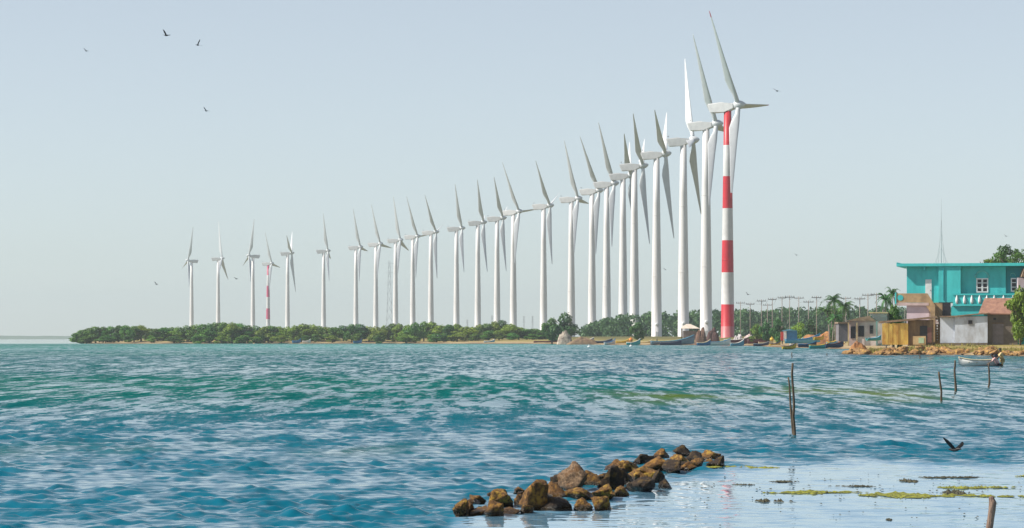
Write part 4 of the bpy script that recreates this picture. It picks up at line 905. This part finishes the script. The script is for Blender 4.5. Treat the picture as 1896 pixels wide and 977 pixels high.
RK = [(115, 430, 532, 98, 'g', 'leftmost block of the stone heap, square with a yellow top'), (178, 452, 522, 60, 'r', 'small rock right of the leftmost block'),
      (238, 476, 528, 112, 'r', 'low flat rock between the leftmost block and the double block'), (375, 366, 480, 150, 'g', 'upper half of the double block, yellow lichen on its crown'),
      (332, 438, 540, 118, 'r', 'lower half of the double block, touching the water'), (435, 486, 528, 130, 'r', 'flat rock at the right foot of the double block'),
      (590, 302, 505, 175, 'r', 'large pointed rock with a knob on its tip, left part of the heap'), (548, 470, 521, 80, 'g', 'small egg shaped rock at the foot of the large pointed rock'),
      (500, 405, 470, 80, 'r', 'small shoulder rock leaning on the left side of the pointed rock'), (745, 318, 425, 165, 'r', 'cracked brown rock between the pointed rock and the pale slab'),
      (700, 415, 508, 260, 'd', 'long dark boulder in shade at the front of the heap'), (850, 192, 380, 185, 'p', 'highest slab with a pale pinkish top, tilted up to the right'),
      (770, 270, 350, 130, 'd', 'dark rock under the left end of the pale slab'), (890, 356, 430, 190, 'g', 'flat yellowish rock below the pale slab'),
      (913, 424, 502, 115, 'r', 'round rock at the front, left of the two waterline neighbours'), (1030, 414, 502, 122, 'g', 'round rock with yellow cap at the front, right of the two waterline neighbours'),
      (1045, 334, 434, 140, 'g', 'rounded golden rock above the yellow capped one'), (972, 246, 345, 115, 'r', 'brown rock right of the pale slab'),
      (1095, 212, 375, 170, 'd', 'big dark rock in the middle of the heap'), (1128, 174, 240, 140, 'r', 'rock on top behind the big dark middle rock'),
      (1160, 346, 412, 115, 'g', 'greenish rock right of the golden one, near the water'), (1215, 178, 265, 135, 'g', 'humped brown rock just right of the middle top'),
      (1188, 250, 330, 115, 'd', 'dark wedge below the humped brown rock'), (1310, 138, 205, 140, 'd', 'dark rock on the skyline left of the tan mound'),
      (1290, 286, 385, 175, 'd', 'wide rock with dark side at the right water edge of the heap'), (1310, 218, 315, 180, 'g', 'yellowish cracked rock above the wide dark one'),
      (1452, 298, 362, 95, 'd', 'small black rock at the waterline, farthest right of the middle group'), (1395, 238, 330, 95, 'd', 'dark rock left of the small black waterline rock'),
      (1430, 100, 165, 125, 'r', 'brown rock on the skyline left of the highest rear rock'), (1390, 152, 245, 195, 'r', 'broad tan mound shaped rock in the right half'),
      (1490, 178, 255, 115, 'd', 'dark rock right of the broad tan mound'), (1565, 80, 155, 125, 'd', 'highest rear rock, dark and rounded, near the right end'),
      (1545, 142, 205, 125, 'g', 'yellowish rock under the highest rear rock'), (1582, 188, 247, 125, 'r', 'brown rock at the water below the highest rear rock'),
      (1635, 120, 185, 105, 'd', 'dark rock between the highest rear rock and the end rock'), (1655, 172, 218, 75, 'r', 'small low rock left of the end rock'),
      (1732, 114, 178, 150, 'g', 'golden topped rock at the right end of the heap'), (1772, 150, 222, 115, 'd', 'dark last rock at the extreme right end of the heap')]
for i, (cx, t_, b_, w_, mk_, lab) in enumerate(RK):
    pxc_ = 820+cx/3.511; pt = 800+t_/3.511; pb_ = 800+b_/3.511; D = WD(pb_+1); hw = w_/3.511/F*D/2*1.12; top = Z(pt, D+hw*.5); hh = (top+.10)/2
    me = rock_mesh(100+i); me.materials.append(M[{'r': 'rock', 'g': 'rockg', 'd': 'rockd', 'p': 'rockp'}[mk_]])
    o = link('rock', me); o.location = (X(pxc_, D), D+hw*.9, top-hh); o.scale = (hw, hw*1.6, hh)
    if mk_ == 'p': o.rotation_euler = (0, R(-16), 0)
    tag(o, lab, 'rock', 'rocks of the low stone heap in the foreground')
for k in range(34):                                # small stones filling the gaps of the ridge
    u = rnd.uniform(0, 1); pxc_ = 850+470*u+rnd.uniform(-6, 6); pyb = 940-84*u**.9+rnd.uniform(-6, 5)
    D = WD(pyb); hw = rnd.uniform(.05, .11); me = rock_mesh(400+k, 2); me.materials.append(M[rnd.choice(['rock', 'rockd', 'rockg', 'rock'])])
    o = link('rock', me); o.location = (X(pxc_, D), D+.15, .01); o.scale = (hw, hw*1.4, hw*.8)
    tag(o, 'one of the small brown stones filling gaps low in the foreground stone heap', 'rock', 'small stones filling the gaps of the foreground heap')
# headland stones
SM = [rock_mesh(300+k, 1) for k in range(6)]
for s in SM: s.materials.append(M['rocks'])
for k in range(120):
    px = rnd.uniform(1563, 1900) if k > 12 else rnd.uniform(1563, 1600)
    D = float(np.interp(px, [1563, 1640, 1750, 1830, 1900], [411, 389, 394, 383, 365]))+rnd.uniform(-1.5, 7)
    s = rnd.uniform(.16, .5) if rnd.random() < .8 else rnd.uniform(.5, .75)
    o = link('shore_rock', SM[k % 6]); x = X(px, D); o.location = (x, D, max(0, gz(x, D))+s*.25); o.scale = (s*1.2, s, s*.75); o.rotation_euler = (0, 0, rnd.uniform(0, 6))
    tag(o, 'one of the tan and rusty stones lining the waterline of the house headland', 'rock', 'stones lining the waterline of the headland')
# dry grass and weed on the headland: uncountable
vs = []; fs = []
for k in range(9000):
    px = rnd.uniform(1560, 1930); D = float(np.interp(px, [1563, 1640, 1750, 1830, 1930], [414, 392, 397, 386, 368]))+abs(rnd.gauss(5, 6)); x = X(px, D)
    clump = noise.noise(Vector((x*.35, D*.2, 0)))
    if clump < -.05: continue
    vs.append((x, D)); 
xy = np.array(vs); hz = gheight(xy[:, 0], xy[:, 1]); vv = []
for (x, D), z in zip(vs, hz):
    h = rnd.uniform(.12, .5); a = rnd.uniform(0, 3.1); i = len(vv); w = .07
    vv += [(x-math.cos(a)*w, D-math.sin(a)*w, z-.03), (x+math.cos(a)*w, D+math.sin(a)*w, z-.03), (x+rnd.uniform(-.2, .2), D+rnd.uniform(-.1, .1), z+h)]; fs.append((i, i+1, i+2))
me = bpy.data.meshes.new('dry_grass'); me.from_pydata(vv, [], fs)
tag(link('dry_grass', me, M['bushgrass']), 'yellow dry grass along the bank of the house headland', 'grass', None, 'stuff')

# ------------------------------------------------------------------ floating weed on the calm flat
def weed(name, px0, px1, py, thick, m, label, seed, h=.012, ragged=.6):
    # one ragged mat: a web of overlapping fronds and blobs lying on the water
    bm = new(); D = WD(py); w = (px1-px0)/F*D; dd = D*D/(CH*F)*thick; rr = random.Random(seed); n = int(26+w*110)
    for q in range(n):
        u = rr.betavariate(1.5, 1.5); env = (math.sin(math.pi*u))**.8; keep = noise.noise(Vector((u*w*3.2, seed*3.1, 0)))
        if keep < -.1 and q % 5: continue
        cx = X(px0, D)+u*w; cy = D+rr.gauss(0, .33)*dd*env*(.7+keep)+dd*.5*noise.noise(Vector((u*w*1.4, seed, 4)))
        a = w*rr.uniform(.012, .06)*(.5+env)+.01; b = dd*rr.uniform(.05, .22)*(.35+env); z = .012+h*rr.uniform(.2, 1)*(.3+env); k = 7
        ring = [bm.verts.new((cx+a*math.cos(t)*rr.uniform(.55, 1.15), cy+b*math.sin(t)*rr.uniform(.55, 1.15), .004)) for t in [6.283*j/k for j in range(k)]]
        c = bm.verts.new((cx+rr.uniform(-.3, .3)*a, cy, z))
        for j in range(k): bm.faces.new((ring[j], ring[(j+1) % k], c))
    tag(obj(name, bm, m), label, 'floating weed', 'floating weed on the calm shallows')
weed('algae_mat', 1300, 1440, 865.5, 4.5, M['algae'], 'thin yellow green algae streak just right of the stone heap', 1)
weed('algae_mat', 1395, 1610, 912, 3.5, M['algae'], 'long thin olive algae streak leading to the bright patch', 2)
weed('algae_mat', 1588, 1745, 917, 9, M['algae'], 'brightest yellow green algae patch in the calm shallows', 3)
weed('algae_mat', 1735, 1905, 919, 6, M['algae'], 'yellow green algae streak behind the post at the right edge', 4)
weed('weed_mat', 1745, 1800, 914, 5.2, M['weedd'], 'dark tangled weed clump in the middle of the algae band', 5, .03)
weed('weed_mat', 1735, 1885, 903, 5.2, M['algae'], 'ragged olive weed band above the dark tangled clump', 6, .02, 1.1)
weed('weed_mat', 1398, 1467, 928, 3.9, M['weedd'], 'dark weed clump alone on the pale water below the thin streak', 7, .03)
weed('weed_mat', 1665, 1700, 891, 3.2, M['weedd'], 'small dark weed tuft upper middle of the shallows', 8, .02)
weed('weed_mat', 1700, 1815, 884, 2.3, M['weedd'], 'broken brown weed line above the small dark tuft', 9, .01, 1.1)
weed('weed_mat', 1880, 1935, 882, 2.3, M['algae'], 'olive weed line touching the right edge', 10, .01)
weed('weed_mat', 1355, 1398, 898, 1.6, M['weedd'], 'thin brown weed line left part of the shallows', 11, .01, 1)
weed('weed_mat', 1420, 1485, 892.5, 1.4, M['weedd'], 'thin dark weed line in the upper left of the shallows', 12, .01, 1)
weed('weed_mat', 1535, 1620, 900.5, 1.6, M['weedd'], 'thin dark weed line above the bright algae patch', 13, .01, 1.1)
weed('weed_mat', 1640, 1652, 963, 2.3, M['weedd'], 'tiny weed speck alone on the pale water near the bottom', 14, .01, 1)
weed('weed_mat', 1240, 1262, 868, 2.0, M['algae'], 'small algae fringe at the water edge right of the middle rocks', 15)
vs = []; fs = []
for k in range(300):
    px = rnd.uniform(1255, 1930); py = rnd.choice([rnd.uniform(866, 975), rnd.gauss(900, 14), rnd.gauss(912, 6)])
    if py < 864 or py > 975 or noise.noise(Vector((px*.018, py*.07, 3))) < .02: continue
    D = WD(py); x = X(px, D); w = rnd.uniform(1, 7)/F*D*.5; d = rnd.uniform(.3, 1.3)*D*D/(CH*F)*.5; i = len(vs)
    pts = [(x+w*math.cos(a)*rnd.uniform(.6, 1.1), D+d*math.sin(a)*rnd.uniform(.6, 1.1), .014) for a in [k2*1.047 for k2 in range(6)]]
    vs += pts; vs.append((x, D, .024)); fs += [(i+q, i+(q+1) % 6, i+6) for q in range(6)]
me = bpy.data.meshes.new('weed_fragments'); me.from_pydata(vs, [], fs)
tag(link('weed_fragments', me, M['weedd']), 'scattered dark weed scraps floating on the calm shallows', 'weed scraps', None, 'stuff')

# ------------------------------------------------------------------ birds
def bird(px, py, D, span, label, m, up=.35, yaw=0, roll=0, cat='bird'):
    e = empty('bird', P(px, py, D), label, cat, 'birds in flight', yaw); e.rotation_euler = (roll, 0, yaw); s = span/2
    bm = new(); tube(bm, [(-.62*s, 0, 0), (-.45*s, 0, 0), (-.1*s, 0, -.02*s), (.2*s, 0, 0), (.38*s, 0, .06*s), (.5*s, 0, .05*s), (.62*s, 0, .02*s)], [.015*s, .07*s, .14*s, .12*s, .085*s, .05*s, .01*s], 10)
    for q in (-1, 1):
        v = [bm.verts.new(p) for p in ((-.6*s, 0, .01*s), (-.85*s, q*.1*s, .0), (-.88*s, 0, .0))]; bm.faces.new(v)
    obj('body', bm, m, e)
    for q in (-1, 1):
        bm = new(); z = lambda t: up*s*(t if t < .5 else .5+(t-.5)*1.6); rows = []
        for t, c0, c1 in ((0.05, -.22, .16), (.35, -.26, .2), (.6, -.30, .17), (.85, -.34, .02), (1.0, -.36, -.22)):
            yv = q*t*s*math.cos(up*.8); rows.append([bm.verts.new((c0*s, yv, z(t)*s/s)), bm.verts.new(((c0+c1)/2*s, yv, z(t)+.03*s)), bm.verts.new((c1*s, yv, z(t)))])
        for a, b in zip(rows, rows[1:]):
            for k in range(2): bm.faces.new((a[k], a[k+1], b[k+1], b[k]))
        bmesh.ops.solidify(bm, geom=list(bm.faces), thickness=.02*s); obj('wing', bm, m, e)
bird(1768, 832, 48, .44, 'black crow flying low over the water at lower right, wings raised', M['black'], .5, R(-52), R(-10))
bird(308, 65, 140, .50, 'dark bird high in the sky at upper left, wings slanting down right', M['black'], .45, R(55), R(32))
bird(366, 83, 140, .40, 'small dark upright bird just right of the highest one', M['black'], .9, R(65), R(65))
bird(160, 94, 190, .42, 'faint grey bird nearest the left edge of the sky', M['greyf'], .3, R(60), R(25))
bird(382, 205, 190, .50, 'grey bird below the two dark birds at upper left', M['greyf'], .4, R(60), R(30))
bird(290, 526, 300, .6, 'tiny pale bird left of the leftmost turbine', M['greyf'], .3, R(60), R(30))
bird(438, 516, 260, .5, 'tiny dark bird between the second and third turbines', M['black'], .2, R(60), R(20))
bird(1439, 168, 190, .55, 'grey gliding bird right of the tallest rotor', M['greyf'], .15, R(60), R(22))
bird(1385, 545, 300, .55, 'tiny dark bird right of the red banded tower', M['black'], .4, R(60), R(25))
bird(1475, 472, 300, .5, 'tiny pale bird in the sky between the red banded tower and teal house', M['greyf'], .3, R(60), R(20))
bird(1863, 437, 300, .5, 'tiny dark bird above the treetop at the right', M['black'], .3, R(60), R(20))
bird(1232, 499, 300, .45, 'tiny grey bird between the two white towers left of the shelter', M['greyf'], .3, R(60), R(20))

# ------------------------------------------------------------------ haze
bm = new(); bx(bm, (-9200, -300, -2.2), (9200, 9200, 125))
hz_ = obj('haze', bm, None); m = bpy.data.materials.new('haze'); m.use_nodes = True; nt = m.node_tree
for nd in list(nt.nodes):
    if nd.type == 'BSDF_PRINCIPLED': nt.nodes.remove(nd)
pv = nt.nodes.new('ShaderNodeVolumePrincipled'); pv.inputs['Color'].default_value = (.82, .94, 1, 1); pv.inputs['Density'].default_value = .0001; pv.inputs['Anisotropy'].default_value = .2
nt.links.new(pv.outputs[0], nt.nodes['Material Output'].inputs['Volume']); hz_.data.materials.append(m); tag(hz_, kind='stuff')
